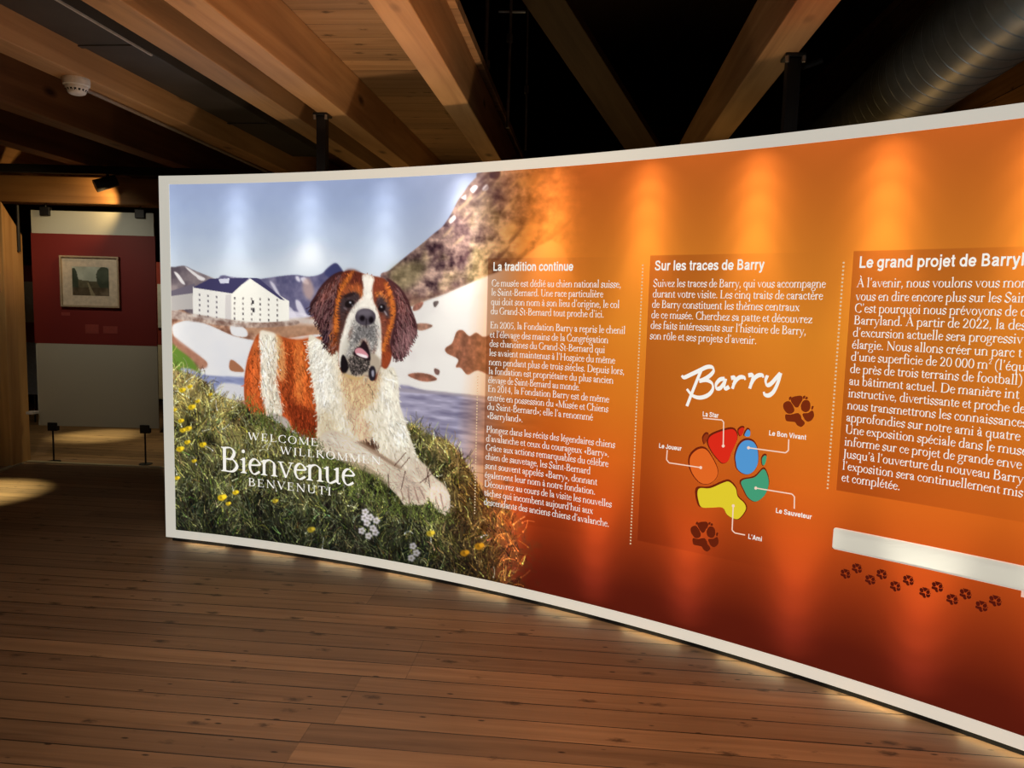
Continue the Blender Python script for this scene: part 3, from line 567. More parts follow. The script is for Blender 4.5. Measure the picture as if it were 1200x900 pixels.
    # eyes
    C.ellipse(409.5, 356, 5.6, 4.4, (30, 22, 22), rot=-20, soft=1); C.ellipse(410.5, 354.5, 1.3, 1.0, (206, 206, 216), soft=1); C.ellipse(404.5, 361.5, 2.8, 1.0, (128, 116, 120), rot=30, soft=1, a=.6); C.ellipse(413, 357.8, .8, 1.4, (150, 142, 150), soft=1, a=.7)
    C.ellipse(447.5, 361, 4.2, 4.6, (28, 20, 22), rot=30, soft=1); C.ellipse(447, 359.5, 1.0, 1.0, (206, 206, 216), soft=1); C.ellipse(452, 367, 3.4, .8, (196, 186, 190), rot=58, soft=1, a=.7)
    C.fill([(402, 347), (409, 343.5), (416, 343), (414, 346), (406, 349)], (40, 26, 26), 1, .8)
    # --- meadow in front of the dog, blades over the forelegs
    front = C.mask([(286, 466), (296, 478), (322, 492), (345, 505), (372, 515), (400, 545), (440, 560), (470, 592), (500, 596), (530, 606), (530, 640), (286, 640)], 2)*np.clip((560-xpx)/40, 0, 1)
    band = front*(C.mask([(284, 468), (300, 474), (340, 498), (374, 512), (376, 530), (330, 520), (284, 490)], 1)+C.mask([(376, 534), (430, 548), (470, 588), (500, 590), (528, 600), (528, 616), (440, 600), (376, 556)], 1))
    C.over(C.blur((band > .2)*1.0, 2)*.0, (60, 70, 30))
    idx = np.flatnonzero(band.ravel() > .4); n = 620; k = rng.choice(idx, n); p = np.stack([k % CW, k//CW], 1).astype(float)
    shade = rng.uniform(.5, 1.6, n)[:, None]; C.strokes(p, -np.pi/2+rng.normal(0, .5, n), 14+20*rng.random(n), 2.2, np.clip(np.array([78, 88, 40])*shade, 0, 255), rng.normal(0, .7, n))
    for x0, y0, x1, y1 in [(498, 566, 505, 545), (504, 572, 500, 548), (492, 566, 510, 552), (470, 574, 475, 552), (456, 572, 455, 556), (462, 546, 476, 530), (470, 548, 480, 536)]:
        a = C.to([(x0, y0), (x1, y1)]); d = a[1]-a[0]
        C.strokes(a[:1], math.atan2(d[1], d[0]), float(np.hypot(*d)), 2, np.array([[66, 34, 26.]]))
    for x, y, r in [(214, 457, 3.4), (223, 453, 2.4), (225, 477, 3.8), (212.5, 493, 3), (215, 504, 3.2), (221, 502, 3.4), (211.5, 526, 4), (238, 521, 3.6), (220, 518, 3), (260.5, 583, 4.6), (276.5, 577, 3.2), (323, 587, 3), (365, 620.5, 4), (268, 590, 2.6), (505, 625, 4.2), (545, 648, 4.6), (562, 640, 5), (208, 560, 2.6), (232, 470, 2.4), (247, 462, 2), (205, 480, 2.2), (228, 540, 2.4)]:
        col = np.array((226, 190, 36) if x < 300 else (196, 168, 48) if x < 520 else (206, 140, 30))
        C.ellipse(x-1, y+.4, r, r*.8, col*.85, soft=1); C.ellipse(x+r*.5, y-r*.2, r*.62, r*.55, np.minimum(col*1.12, 255), soft=1); C.ellipse(x-r*.3, y, r*.35, r*.3, col*.55, soft=1, a=.7)
    for x, y in [(428, 600), (434, 606), (441, 610), (430, 613), (437, 619), (424, 622), (432, 628), (440, 624), (427, 607), (484, 640), (488, 648), (482, 654)]:
        for k_ in range(5): C.ellipse(x+2.6*math.cos(k_*1.26), y+2.6*math.sin(k_*1.26), 1.9, 1.6, (208, 200, 206), soft=1, a=.9)
        C.ellipse(x, y, 1, 1, (150, 140, 120), soft=1)
    # darker foot and the text box laid over the picture's right edge
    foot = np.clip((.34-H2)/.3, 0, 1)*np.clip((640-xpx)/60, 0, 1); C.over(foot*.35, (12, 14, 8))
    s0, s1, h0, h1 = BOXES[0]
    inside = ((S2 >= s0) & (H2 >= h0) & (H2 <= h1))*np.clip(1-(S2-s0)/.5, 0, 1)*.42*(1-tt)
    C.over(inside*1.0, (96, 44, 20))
    out = np.clip(C.c, 0, 255).reshape(CH//2, 2, CW//2, 2, 3).mean((1, 3))
    return out
# ---------------------------------------------------------------- an old-style serif drawn with a broad pen; units: x-height 1000/430 of 1
XH, CAP, ASC, DESC = .40, .64, .69, -.23
TK, TN = .078, .026
def pen(pts, tk=TK, tn=TN, ang=72, taper=0):
    """ribbon polygon pieces along a smooth path, thick where it runs across the pen angle"""
    p = np.array(pts, float); q = []
    if len(p) == 2: q = [p[0], p[1]]
    else:
        e = np.vstack([2*p[0]-p[1], p, 2*p[-1]-p[-2]])
        for i in range(1, len(e)-2):
            a, b, c, d = e[i-1:i+3]
            for t in np.arange(0, 1, .25): q.append(.5*((2*b)+(-a+c)*t+(2*a-5*b+4*c-d)*t*t+(-a+3*b-3*c+d)*t**3))
        q.append(p[-1])
    q = np.array(q); g = np.gradient(q, axis=0); g /= np.maximum(np.hypot(g[:, 0], g[:, 1]), 1e-9)[:, None]
    th = np.arctan2(g[:, 1], g[:, 0]); w = tn+(tk-tn)*np.abs(np.cos(th-math.radians(ang)))**1.5
    n = np.stack([-g[:, 1], g[:, 0]], 1)*w[:, None]/2
    L, R = q+n, q-n
    return [np.array([L[i], R[i], R[i+1], L[i+1]]) for i in range(len(q)-1)]
def box(x0, y0, x1, y1): return [np.array([(x0, y0), (x1, y0), (x1, y1), (x0, y1)])]
def dot(x, y, r=.045): return [np.array([(x+r*math.cos(a), y+r*math.sin(a)) for a in np.linspace(0, 2*np.pi, 9)[:-1]])]
SF = .022
def foot(x, y=0, w=.085, k=TK): return box(x-k/2-w*.62, y, x+k/2+w*.62, y+SF)+[np.array([(x-k/2-w*.3, y+SF), (x+k/2+w*.3, y+SF), (x+k/2, y+SF+.03), (x-k/2, y+SF+.03)])]
def cap(x, y, w=.085, k=TK): return box(x-k/2-w*.62, y-SF, x+k/2+w*.62, y)+[np.array([(x-k/2, y-SF-.03), (x+k/2, y-SF-.03), (x+k/2+w*.3, y-SF), (x-k/2-w*.3, y-SF)])]
def flag(x, y, k=TK): return [np.array([(x-k/2-.075, y-.055), (x-k/2, y-.075), (x+k/2, y), (x+k/2-.02, y+.008)])]
def stem(x, y0, y1, f=1, h='f', k=TK):
    o = box(x-k/2, y0, x+k/2, y1)
    if f: o += foot(x, y0, k=k)
    if h == 'f': o += flag(x, y1, k)
    elif h == 's': o += cap(x, y1, k=k)
    return o
def bowl(cx, cy, rx, ry, a0=0, a1=360, n=14, tk=TK, ang=78):
    return pen([(cx+rx*math.cos(math.radians(a)), cy+ry*math.sin(math.radians(a))) for a in np.linspace(a0, a1, n)], tk, ang=ang)
def arch(x0, x1, y): return pen([(x0, y-.10), (x0+.05, y-.03), ((x0+x1)/2+.02, y+.005), (x1-.02, y-.06), (x1, y-.14)])
def make_glyphs():
    G = {}; hx = XH/2
    def s_shape(w, h, tk=TK): return pen([(w*.92, h*.80), (w*.70, h*.97), (w*.42, h*.985), (w*.16, h*.80), (w*.28, h*.60), (w*.62, h*.44), (w*.88, h*.26), (w*.66, h*.03), (w*.36, h*.01), (w*.06, h*.20)], tk, ang=-40)+box(w*.89, h*.76, w*.95, h*.98)+box(w*.04, h*.02, w*.10, h*.26)
    ring = lambda cx, w, h, y=0, tk=TK: bowl(cx, y+h/2, w/2-.03, h/2, 0, 360, 16, tk)
    G['a'] = (.40, stem(.28, .04, XH-.09, 0, '')+pen([(.06, XH-.10), (.11, XH-.02), (.20, XH), (.27, XH-.05), (.28, XH-.12)])+dot(.075, XH-.095, .04)+pen([(.28, XH*.60), (.15, XH*.50), (.075, XH*.30), (.10, .05), (.17, .015), (.28, .08)])+pen([(.28, .06), (.32, .01), (.385, .045)], .05))
    G['b'] = (.47, stem(.095, .02, ASC, 0, 'f')+pen([(.095, XH-.08), (.2, XH), (.33, XH-.03), (.41, hx), (.35, .03), (.22, -.005), (.095, .04)]))
    G['c'] = (.38, pen([(.335, XH-.09), (.28, XH-.01), (.2, XH), (.08, XH-.10), (.065, hx-.04), (.13, .04), (.22, .005), (.345, .07)])+dot(.31, XH-.085, .042))
    G['d'] = (.48, stem(.375, .03, ASC, 0, 'f')+pen([(.375, XH-.06), (.25, XH), (.11, XH-.06), (.06, hx), (.12, .03), (.22, 0), (.375, .07)])+pen([(.375, .06), (.40, .01), (.465, .025)], .05))
    G['e'] = (.39, pen([(.07, XH*.57), (.345, XH*.64), (.31, XH-.06), (.2, XH), (.09, XH-.08), (.06, hx-.03), (.12, .04), (.21, .005), (.35, .08)]))
    G['f'] = (.29, stem(.12, 0, ASC-.14, 1, '')+pen([(.12, ASC-.16), (.14, ASC-.05), (.21, ASC), (.31, ASC-.05)])+dot(.30, ASC-.05, .04)+box(.03, XH-.032, .26, XH))
    G['g'] = (.43, ring(.2, .31, XH*.68, XH*.32)+pen([(.12, XH*.36), (.08, XH*.2), (.13, .03), (.30, -.01), (.39, -.09), (.33, -.2), (.2, DESC), (.06, -.19), (.05, -.1), (.14, .0)], .065)+pen([(.31, XH-.05), (.36, XH-.01), (.43, XH-.02)], .05))
    G['h'] = (.50, stem(.09, 0, ASC, 1, 'f')+stem(.39, 0, XH-.12, 1, '')+arch(.09, .39, XH))
    G['i'] = (.24, stem(.12, 0, XH, 1, 'f')+dot(.11, XH+.17, .05))
    G['j'] = (.24, stem(.13, -.08, XH, 0, 'f')+pen([(.13, -.06), (.10, -.17), (-.02, DESC)], .06)+dot(.11, XH+.17, .05))
    G['l'] = (.24, stem(.12, 0, ASC, 1, 'f'))
    G['k'] = (.48, stem(.09, 0, ASC, 1, 'f')+pen([(.11, hx-.02), (.36, XH-.01)], .03)+box(.27, XH-SF, .44, XH)+pen([(.2, hx+.06), (.42, .01)])+box(.34, 0, .50, SF))
    G['m'] = (.76, stem(.09, 0, XH, 1, 'f')+stem(.375, 0, XH-.12, 1, '')+stem(.66, 0, XH-.12, 1, '')+arch(.09, .375, XH)+arch(.375, .66, XH))
    G['n'] = (.50, stem(.09, 0, XH, 1, 'f')+stem(.39, 0, XH-.12, 1, '')+arch(.09, .39, XH))
    G['o'] = (.45, ring(.225, .39, XH))
    G['p'] = (.48, stem(.095, DESC, XH, 1, 'f')+pen([(.095, XH-.08), (.2, XH), (.34, XH-.03), (.42, hx), (.36, .03), (.23, -.005), (.095, .05)]))
    G['q'] = (.48, stem(.375, DESC, XH-.02, 1, '')+pen([(.375, XH-.05), (.25, XH), (.11, XH-.06), (.06, hx), (.12, .03), (.22, 0), (.375, .08)]))
    G['r'] = (.34, stem(.1, 0, XH, 1, 'f')+pen([(.1, XH-.11), (.18, XH-.015), (.25, XH-.005), (.31, XH-.04)])+dot(.30, XH-.04, .04))
    G['s'] = (.34, s_shape(.34, XH))
    G['t'] = (.29, stem(.125, .05, XH+.09, 0, '')+pen([(.125, .07), (.15, .01), (.21, .005), (.28, .05)], .055)+box(.035, XH-.032, .265, XH)+[np.array([(.03, XH-.02), (.165, XH-.02), (.165, XH+.12)])])
    G['u'] = (.49, stem(.095, .12, XH, 0, 'f')+stem(.38, .03, XH, 0, 'f')+pen([(.095, .14), (.12, .03), (.2, 0), (.38, .09)])+pen([(.38, .05), (.41, .008), (.47, .02)], .05))
    G['v'] = (.44, pen([(.06, XH-.01), (.23, .0)], .08)+pen([(.23, .0), (.39, XH-.01)], .028, .028)+box(-.005, XH-SF, .16, XH)+box(.31, XH-SF, .45, XH))
    G['w'] = (.66, pen([(.06, XH-.01), (.2, 0)], .08)+pen([(.2, 0), (.33, XH-.01)], .028, .028)+pen([(.31, XH-.01), (.46, 0)], .08)+pen([(.46, 0), (.6, XH-.01)], .028, .028)+box(0, XH-SF, .15, XH)+box(.25, XH-SF, .40, XH)+box(.53, XH-SF, .66, XH))
    G['x'] = (.44, pen([(.07, XH-.01), (.37, .01)], .08, .08)+pen([(.07, .01), (.37, XH-.01)], .03, .03)+box(0, XH-SF, .16, XH)+box(.29, XH-SF, .43, XH)+box(.01, 0, .14, SF)+box(.28, 0, .44, SF))
    G['y'] = (.43, pen([(.06, XH-.01), (.23, .0)], .08)+pen([(.39, XH-.01), (.24, .02), (.16, -.16), (.06, -.22)], .034, .03)+dot(.07, -.205, .04)+box(-.005, XH-SF, .16, XH)+box(.31, XH-SF, .45, XH))
    G['z'] = (.40, pen([(.34, XH-.02), (.06, .02)], .08, .08)+box(.05, XH-.035, .37, XH)+box(.03, 0, .37, .035)+box(.04, XH-.11, .07, XH)+box(.34, 0, .375, .11))
    CK = .092
    S = lambda x, f=1, h='s': stem(x, 0, CAP, f, h, CK)
    G['B'] = (.58, S(.13)+pen([(.13, CAP-.015), (.33, CAP-.015), (.42, CAP-.14), (.32, CAP*.53), (.13, CAP*.53)], CK)+pen([(.2, CAP*.53), (.38, CAP*.51), (.50, CAP*.26), (.37, .02), (.13, .016)], CK))
    G['C'] = (.62, pen([(.55, CAP-.13), (.48, CAP-.02), (.36, CAP), (.14, CAP-.09), (.065, CAP*.5), (.15, .08), (.36, 0), (.50, .03), (.565, .13)], CK)+box(.535, CAP-.19, .56, CAP))
    G['D'] = (.70, S(.13)+pen([(.13, CAP-.015), (.36, CAP-.015), (.56, CAP-.10), (.62, CAP*.5), (.54, .1), (.34, .015), (.13, .015)], CK))
    EE = S(.13)+box(.13, CAP-.03, .47, CAP)+box(.13, CAP*.5-.012, .38, CAP*.5+.018)+box(.445, CAP-.14, .47, CAP)+box(.365, CAP*.5-.07, .385, CAP*.5+.08)
    G['E'] = (.56, EE+box(.13, 0, .50, .03)+box(.475, 0, .51, .14)); G['F'] = (.52, EE)
    G['G'] = (.68, pen([(.55, CAP-.13), (.48, CAP-.02), (.36, CAP), (.14, CAP-.09), (.065, CAP*.5), (.15, .08), (.36, 0), (.57, .05)], CK)+box(.535, CAP-.19, .56, CAP)+stem(.575, .04, CAP*.42, 0, 's', CK))
    G['H'] = (.72, S(.13)+S(.58)+box(.13, CAP*.5-.015, .58, CAP*.5+.015)); G['I'] = (.30, S(.15)); G['J'] = (.28, stem(.14, -.05, CAP, 0, 's', CK)+pen([(.14, -.03), (.11, -.13), (.0, -.17)], .07))
    G['K'] = (.64, S(.13)+pen([(.16, CAP*.48), (.5, CAP-.01)], .032, .032)+box(.40, CAP-SF, .58, CAP)+pen([(.26, CAP*.56), (.58, .01)], CK, CK)+box(.48, 0, .66, SF))
    G['L'] = (.54, S(.13)+box(.13, 0, .50, .03)+box(.475, 0, .51, .15))
    G['M'] = (.82, stem(.12, 0, CAP, 1, 's', .035)+pen([(.11, CAP-.01), (.41, .02)], CK, CK)+pen([(.41, .02), (.69, CAP-.01)], .032, .032)+stem(.70, 0, CAP, 1, 's', CK))
    G['N'] = (.72, stem(.12, 0, CAP, 1, 's', .035)+pen([(.10, CAP-.01), (.59, .02)], CK, CK)+stem(.60, 0, CAP, 0, 's', .035))
    G['O'] = (.70, bowl(.35, CAP/2, .28, CAP/2, 0, 360, 18, CK)); G['P'] = (.54, S(.13)+pen([(.13, CAP-.015), (.33, CAP-.015), (.46, CAP-.16), (.36, CAP*.44), (.16, CAP*.43)], CK))
    G['R'] = (.60, G['P'][1]+pen([(.26, CAP*.44), (.56, .01)], CK, CK)); G['S'] = (.48, s_shape(.47, CAP, CK))
    G['T'] = (.60, stem(.30, 0, CAP, 1, '', CK)+box(.04, CAP-.03, .56, CAP)+box(.035, CAP-.15, .06, CAP)+box(.54, CAP-.15, .565, CAP))
    G['U'] = (.68, stem(.13, .18, CAP, 0, 's', CK)+stem(.55, .18, CAP, 0, 's', .035)+pen([(.13, .2), (.17, .06), (.33, 0), (.50, .06), (.55, .2)], CK))
    G['V'] = (.64, pen([(.08, CAP-.01), (.33, 0)], CK, CK)+pen([(.33, 0), (.56, CAP-.01)], .032, .032)+box(0, CAP-SF, .20, CAP)+box(.46, CAP-SF, .65, CAP))
    G['W'] = (.90, pen([(.08, CAP-.01), (.27, 0)], CK, CK)+pen([(.27, 0), (.46, CAP-.01)], .032, .032)+pen([(.42, CAP-.01), (.62, 0)], CK, CK)+pen([(.62, 0), (.82, CAP-.01)], .032, .032)+box(0, CAP-SF, .19, CAP)+box(.35, CAP-SF, .52, CAP)+box(.73, CAP-SF, .90, CAP))
    G['A'] = (.64, pen([(.09, .01), (.32, CAP)], .032, .032)+pen([(.31, CAP), (.55, .01)], CK, CK)+box(.19, CAP*.34, .46, CAP*.34+.03)+box(0, 0, .18, SF)+box(.44, 0, .65, SF))
    d = .6
    G['0'] = (.47, bowl(.235, d/2, .175, d/2, 0, 360, 18)); G['1'] = (.40, stem(.2, 0, d, 1, 'f'))
    G['2'] = (.46, pen([(.06, d-.14), (.12, d-.02), (.22, d), (.34, d-.08), (.34, d-.2), (.22, .2), (.06, .03)])+box(.05, 0, .41, .045)+box(.385, 0, .41, .12))
    G['4'] = (.48, stem(.31, 0, d, 1, '')+pen([(.31, d-.01), (.04, .19)], .034, .034)+box(.03, .165, .44, .205))
    G['5'] = (.45, box(.12, d-.05, .38, d)+pen([(.13, d-.02), (.09, d-.25)], .034, .034)+pen([(.09, d-.26), (.25, d-.24), (.37, .22), (.26, .03), (.05, .02)]))
    G['.'] = (.22, dot(.1, .04, .05)); G[','] = (.22, dot(.1, .045, .05)+pen([(.135, .04), (.06, -.12)], .035, .035)); G['-'] = (.28, box(.04, .18, .24, .225)); G["'"] = (.2, dot(.1, CAP-.03, .045)+pen([(.13, CAP-.03), (.07, CAP-.17)], .035, .035))
    G[';'] = (.22, G[','][1]+dot(.1, XH-.04, .05)); G['('] = (.3, pen([(.26, .72), (.1, .5), (.06, .25), (.1, 0), (.26, -.18)], .06)); G[')'] = (.3, [np.stack([.3-q[:, 0], q[:, 1]], 1) for q in G['('][1]])
    G['\u00ab'] = (.28, pen([(.2, .31), (.08, .2)], .05, .05)+pen([(.08, .2), (.2, .09)], .05, .05)); G['\u00bb'] = (.28, pen([(.08, .31), (.2, .2)], .05, .05)+pen([(.2, .2), (.08, .09)], .05, .05)); G[' '] = (.2, [])
    G['\u00b2'] = (.26, [q*.5+np.array([.02, .34]) for q in G['2'][1]])
    ac = lambda x, y: pen([(x-.05, y), (x+.07, y+.13)], .055, .055); gr = lambda x, y: pen([(x+.05, y), (x-.07, y+.13)], .055, .055); ci = lambda x, y: pen([(x-.11, y), (x, y+.11)], .04, .04)+pen([(x, y+.11), (x+.11, y)], .04, .04)
    for ch, b, f, x in [('\u00e9', 'e', ac, .21), ('\u00e8', 'e', gr, .21), ('\u00ea', 'e', ci, .21), ('\u00e0', 'a', gr, .2), ('\u00e2', 'a', ci, .2), ('\u00f4', 'o', ci, .225)]:
        G[ch] = (G[b][0], G[b][1]+f(x, XH+.07))
    G['\u00ee'] = (.24, stem(.12, 0, XH, 1, 'f')+ci(.12, XH+.07)); G['\u00ef'] = (.24, stem(.12, 0, XH, 1, 'f')+dot(.03, XH+.14)+dot(.21, XH+.14)); G['\u00c0'] = (.64, G['A'][1]+gr(.32, CAP+.05))
    return G
def make_sans():
    """a plain bold grotesque for the headings"""
    T, XH, CAP = .135, .53, .72; G = {' ': (.27, [])}
    P = lambda *pts: pen(pts, T, T*.88, 90); B = box
    ring = lambda cx, rx=.215: P(*[(cx+rx*math.cos(a), XH/2+(XH/2-T/2+.012)*math.sin(a)) for a in np.linspace(0, 2*np.pi, 18)])
    st = lambda x, y0, y1: box(x-T/2, y0, x+T/2, y1); h = XH-T*.45
    arch = lambda x0, x1: P((x0, XH*.55), (x0+.04, XH*.78), ((x0+x1)/2+.01, h), (x1-.03, XH*.78), (x1, XH*.5))
    G['a'] = (.56, st(.42, .0, XH*.72)+P((.09, XH*.70), (.14, h-.02), (.26, h+.005), (.40, h-.03), (.42, XH*.64))+P((.42, XH*.56), (.22, XH*.50), (.11, XH*.30), (.15, .07), (.26, .055), (.42, .15))+B(.42, 0, .53, .07))
    G['c'] = (.54, P((.45, XH*.68), (.38, h-.01), (.27, h+.005), (.11, XH*.72), (.09, XH/2), (.13, XH*.2), (.27, .055), (.39, .08), (.46, XH*.34)))
    G['d'] = (.59, ring(.27, .19)+st(.46, 0, CAP)); G['p'] = (.59, ring(.31, .19)+st(.125, -.2, XH)); G['g'] = (.59, ring(.27, .19)+st(.46, -.02, XH)+P((.46, .0), (.42, -.11), (.27, -.15), (.10, -.10)))
    G['e'] = (.55, P((.14, XH*.5), (.46, XH*.5), (.43, XH*.78), (.27, h+.005), (.11, XH*.72), (.09, XH/2), (.13, XH*.2), (.27, .055), (.38, .075), (.47, .16)))
    G['i'] = (.27, st(.135, 0, XH)+B(.135-T/2, CAP-.115, .135+T/2, CAP)); G['j'] = (.27, st(.135, -.06, XH)+B(.135-T/2, CAP-.115, .135+T/2, CAP)+P((.135, -.04), (.11, -.13), (.0, -.145))); G['l'] = (.27, st(.135, 0, CAP))
    G['n'] = (.58, st(.125, 0, XH)+st(.45, 0, XH*.56)+arch(.125, .45)); G['m'] = (.88, st(.125, 0, XH)+st(.44, 0, XH*.56)+st(.755, 0, XH*.56)+arch(.125, .44)+arch(.44, .755)); G['o'] = (.59, ring(.295)); G['r'] = (.38, st(.125, 0, XH)+P((.125, XH*.58), (.18, XH*.8), (.26, h), (.37, h)))
    G['s'] = (.53, P((.43, XH*.72), (.37, h-.01), (.26, h+.005), (.12, h-.04), (.12, XH*.64), (.26, XH*.52), (.40, XH*.38), (.43, XH*.22), (.36, .07), (.26, .055), (.12, .08), (.07, .17))); G['t'] = (.34, st(.17, .1, XH+.14)+P((.17, .13), (.19, .065), (.30, .06))+B(.03, XH-.1, .31, XH))
    G['u'] = (.58, st(.125, XH*.4, XH)+st(.45, 0, XH)+P((.125, XH*.44), (.14, .12), (.25, .058), (.39, .1), (.45, XH*.42))); G['v'] = (.54, P((.08, XH), (.26, .03))+P((.28, .03), (.46, XH))); G['y'] = (.54, P((.08, XH), (.27, .03))+P((.46, XH), (.29, .05), (.22, -.12), (.08, -.145)))
    G['B'] = (.70, st(.15, 0, CAP)+P((.15, CAP-.06), (.40, CAP-.06), (.52, CAP-.19), (.42, CAP*.54), (.15, CAP*.53))+P((.2, CAP*.53), (.45, CAP*.50), (.57, CAP*.28), (.45, .07), (.15, .06))); G['L'] = (.60, st(.15, 0, CAP)+B(.09, 0, .56, .12)); G['J'] = (.55, st(.40, .16, CAP)+P((.40, .2), (.36, .07), (.24, .05), (.12, .09), (.09, .22)))
    G['S'] = (.67, P((.54, CAP*.72), (.48, CAP-.09), (.34, CAP-.055), (.18, CAP-.09), (.14, CAP*.72), (.24, CAP*.58), (.42, CAP*.48), (.55, CAP*.36), (.54, CAP*.18), (.42, .07), (.32, .055), (.16, .1), (.09, .22))); G['V'] = (.66, P((.08, CAP), (.32, .03))+P((.34, .03), (.58, CAP))); G['A'] = (.70, P((.08, 0), (.34, CAP-.03))+P((.36, CAP-.03), (.62, 0))+B(.18, .15, .52, .27)); G["'"] = (.26, [np.array([(.07, CAP), (.19, CAP), (.17, CAP-.25), (.09, CAP-.25)])])
    return G
def set_line(G, text, track=0.0):
    x = 0; out = []
    for ch in text:
        w, polys = G[ch]
        out += [q+np.array([x, 0]) for q in polys]; x += w+track
    return x-track, out
# ================================================================ the curved illuminated display wall
def on(s, h, off=0.0):
    """a point on the panel; off metres towards the viewer"""
    a = ARC_A+s/ARC_R; r = ARC_R-off; return np.stack([ARC_X+r*np.sin(a), ARC_Y+r*np.cos(a), h+0*a], -1)
base = on(np.array(2.8), 0.0); PANEL = empty('backlit_display_panel', tuple(base))
tag(PANEL, 'long curved backlit display panel with the dog picture and white lettering', 'display panel')
def part(name, v, f, mat, parent=None, label=None, at=None):
    at = base if at is None else at
    me = bpy.data.meshes.new(name); me.from_pydata((np.asarray(v)-at).tolist(), [], f); me.materials.append(mat)
    o = bpy.data.objects.new(name, me); col.objects.link(o); o.parent = parent or PANEL
    if label: o['label'] = label
    return o
# ---- printed fabric: painted picture on the left, plain orange field on the right
def glow(name, c, strength=1.0, trans=False):
    k = NT(name); k.n.remove(k.b); out = k.n['Material Output']; em = k.node('ShaderNodeEmission'); em.inputs['Strength'].default_value = strength
    if c is None: at = k.node('ShaderNodeVertexColor', layer_name='print'); src = at.outputs['Color']; k.link(src, em.inputs['Color'])
    else: em.inputs['Color'].default_value = tuple(srgb(c))+(1,)
    if trans:
        tr = k.node('ShaderNodeBsdfTranslucent'); k.link(src, tr.inputs['Color']); ad = k.node('ShaderNodeAddShader'); k.link(em.outputs[0], ad.inputs[0]); k.link(tr.outputs[0], ad.inputs[1]); k.link(ad.outputs[0], out.inputs[0])
    else: k.link(em.outputs[0], out.inputs[0])
    return k.m
img = paint_print(); nh, nw = img.shape[:2]
FR_S, FR_H = .072, .052
sA = (np.arange(nw)+.5)*CELL*2; hA = PANEL_TOP-(np.arange(nh)+.5)*CELL*2
sB = [sA[-1]+.03]
while sB[-1] < PANEL_LEN-.05: sB.append(sB[-1]+.03)
for bx in BOXES[1:]: sB += [bx[0]-.0004, bx[0]+.0004]
sB = np.array(sorted(sB)); S_all = np.concatenate([sA, sB])
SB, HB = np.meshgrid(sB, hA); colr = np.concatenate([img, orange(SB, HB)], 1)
SS, HH = np.meshgrid(S_all, hA); V = on(SS, HH).reshape(-1, 3)-base; ncol = len(S_all)
ii = np.arange(nh-1)[:, None]*ncol+np.arange(ncol-1)[None]; F = np.stack([ii, ii+1, ii+ncol+1, ii+ncol], -1).reshape(-1, 4)
(bs0, bh1), (bs1, bh0) = sh([(977, 617.5), (976, 643)]); cs, ch_ = SS.reshape(-1)[F], HH.reshape(-1)[F]       # the white bar is let into the fabric
F = F[~((cs.min(1) > bs0) & (cs.max(1) < 5.28) & (ch_.max(1) < bh1) & (ch_.min(1) > bh0))]
me = bpy.data.meshes.new('printed_fabric'); me.vertices.add(len(V)); me.vertices.foreach_set('co', V.astype(np.float32).ravel())
me.loops.add(F.size); me.loops.foreach_set('vertex_index', F.astype(np.int32).ravel()); me.polygons.add(len(F)); me.polygons.foreach_set('loop_start', (np.arange(len(F))*4).astype(np.int32)); me.polygons.foreach_set('loop_total', np.full(len(F), 4, np.int32))
me.update(calc_edges=True); me.validate()
ca = me.color_attributes.new('print', 'FLOAT_COLOR', 'POINT'); lin = np.ones((len(V), 4), np.float32); lin[:, :3] = srgb(colr.reshape(-1, 3)); ca.data.foreach_set('color', lin.ravel())
me.materials.append(glow('backlit_print', None, PRINT_GLOW, True)); fabric = bpy.data.objects.new('printed_fabric', me); col.objects.link(fabric); fabric.parent = PANEL
fabric['label'] = 'printed fabric with a brown and white dog lying in an alpine meadow, fading to orange'
# ---- frame, back, plinth
def sweep(mb, h0, h1, o0, o1, s0=0.0, s1=PANEL_LEN, n=90):
    s = np.linspace(s0, s1, n+1); q = [on(s, h, o) for h, o in ((h0, o0), (h0, o1), (h1, o1), (h1, o0))]
    v = np.stack(q, 1).reshape(-1, 3)-base; f = []
    for i in range(n):
        for k in range(4): f.append((i*4+k, i*4+(k+1) % 4, i*4+4+(k+1) % 4, i*4+4+k))
    f += [(3, 2, 1, 0), (n*4, n*4+1, n*4+2, n*4+3)]; mb.add(v, f)
k = NT('lit_white_border'); k.b.inputs['Base Color'].default_value = (.7, .69, .62, 1); k.b.inputs['Roughness'].default_value = .5
k.b.inputs['Emission Color'].default_value = (1.0, .985, .87, 1); k.b.inputs['Emission Strength'].default_value = .50; M['border'] = k.m
fr = MB(); sweep(fr, PANEL_BOTTOM, PANEL_BOTTOM+FR_H, -.17, .004); sweep(fr, PANEL_TOP-FR_H, PANEL_TOP, -.17, .004)
sweep(fr, PANEL_BOTTOM+FR_H, PANEL_TOP-FR_H, -.17, .004, 0, FR_S, 1); sweep(fr, PANEL_BOTTOM+FR_H, PANEL_TOP-FR_H, -.17, .004, PANEL_LEN-FR_S, PANEL_LEN, 1)
fr.build('frame', M['border'], PANEL)['label'] = 'glowing white frame'
bk = MB(); sweep(bk, PANEL_BOTTOM, PANEL_TOP, -.185, -.17); bk.build('back_panel', M['matt_black'], PANEL)
pl = MB(); sweep(pl, 0, PANEL_BOTTOM, -.17, -.02, .03, PANEL_LEN-.03); pl.build('plinth', M['matt_black'], PANEL)
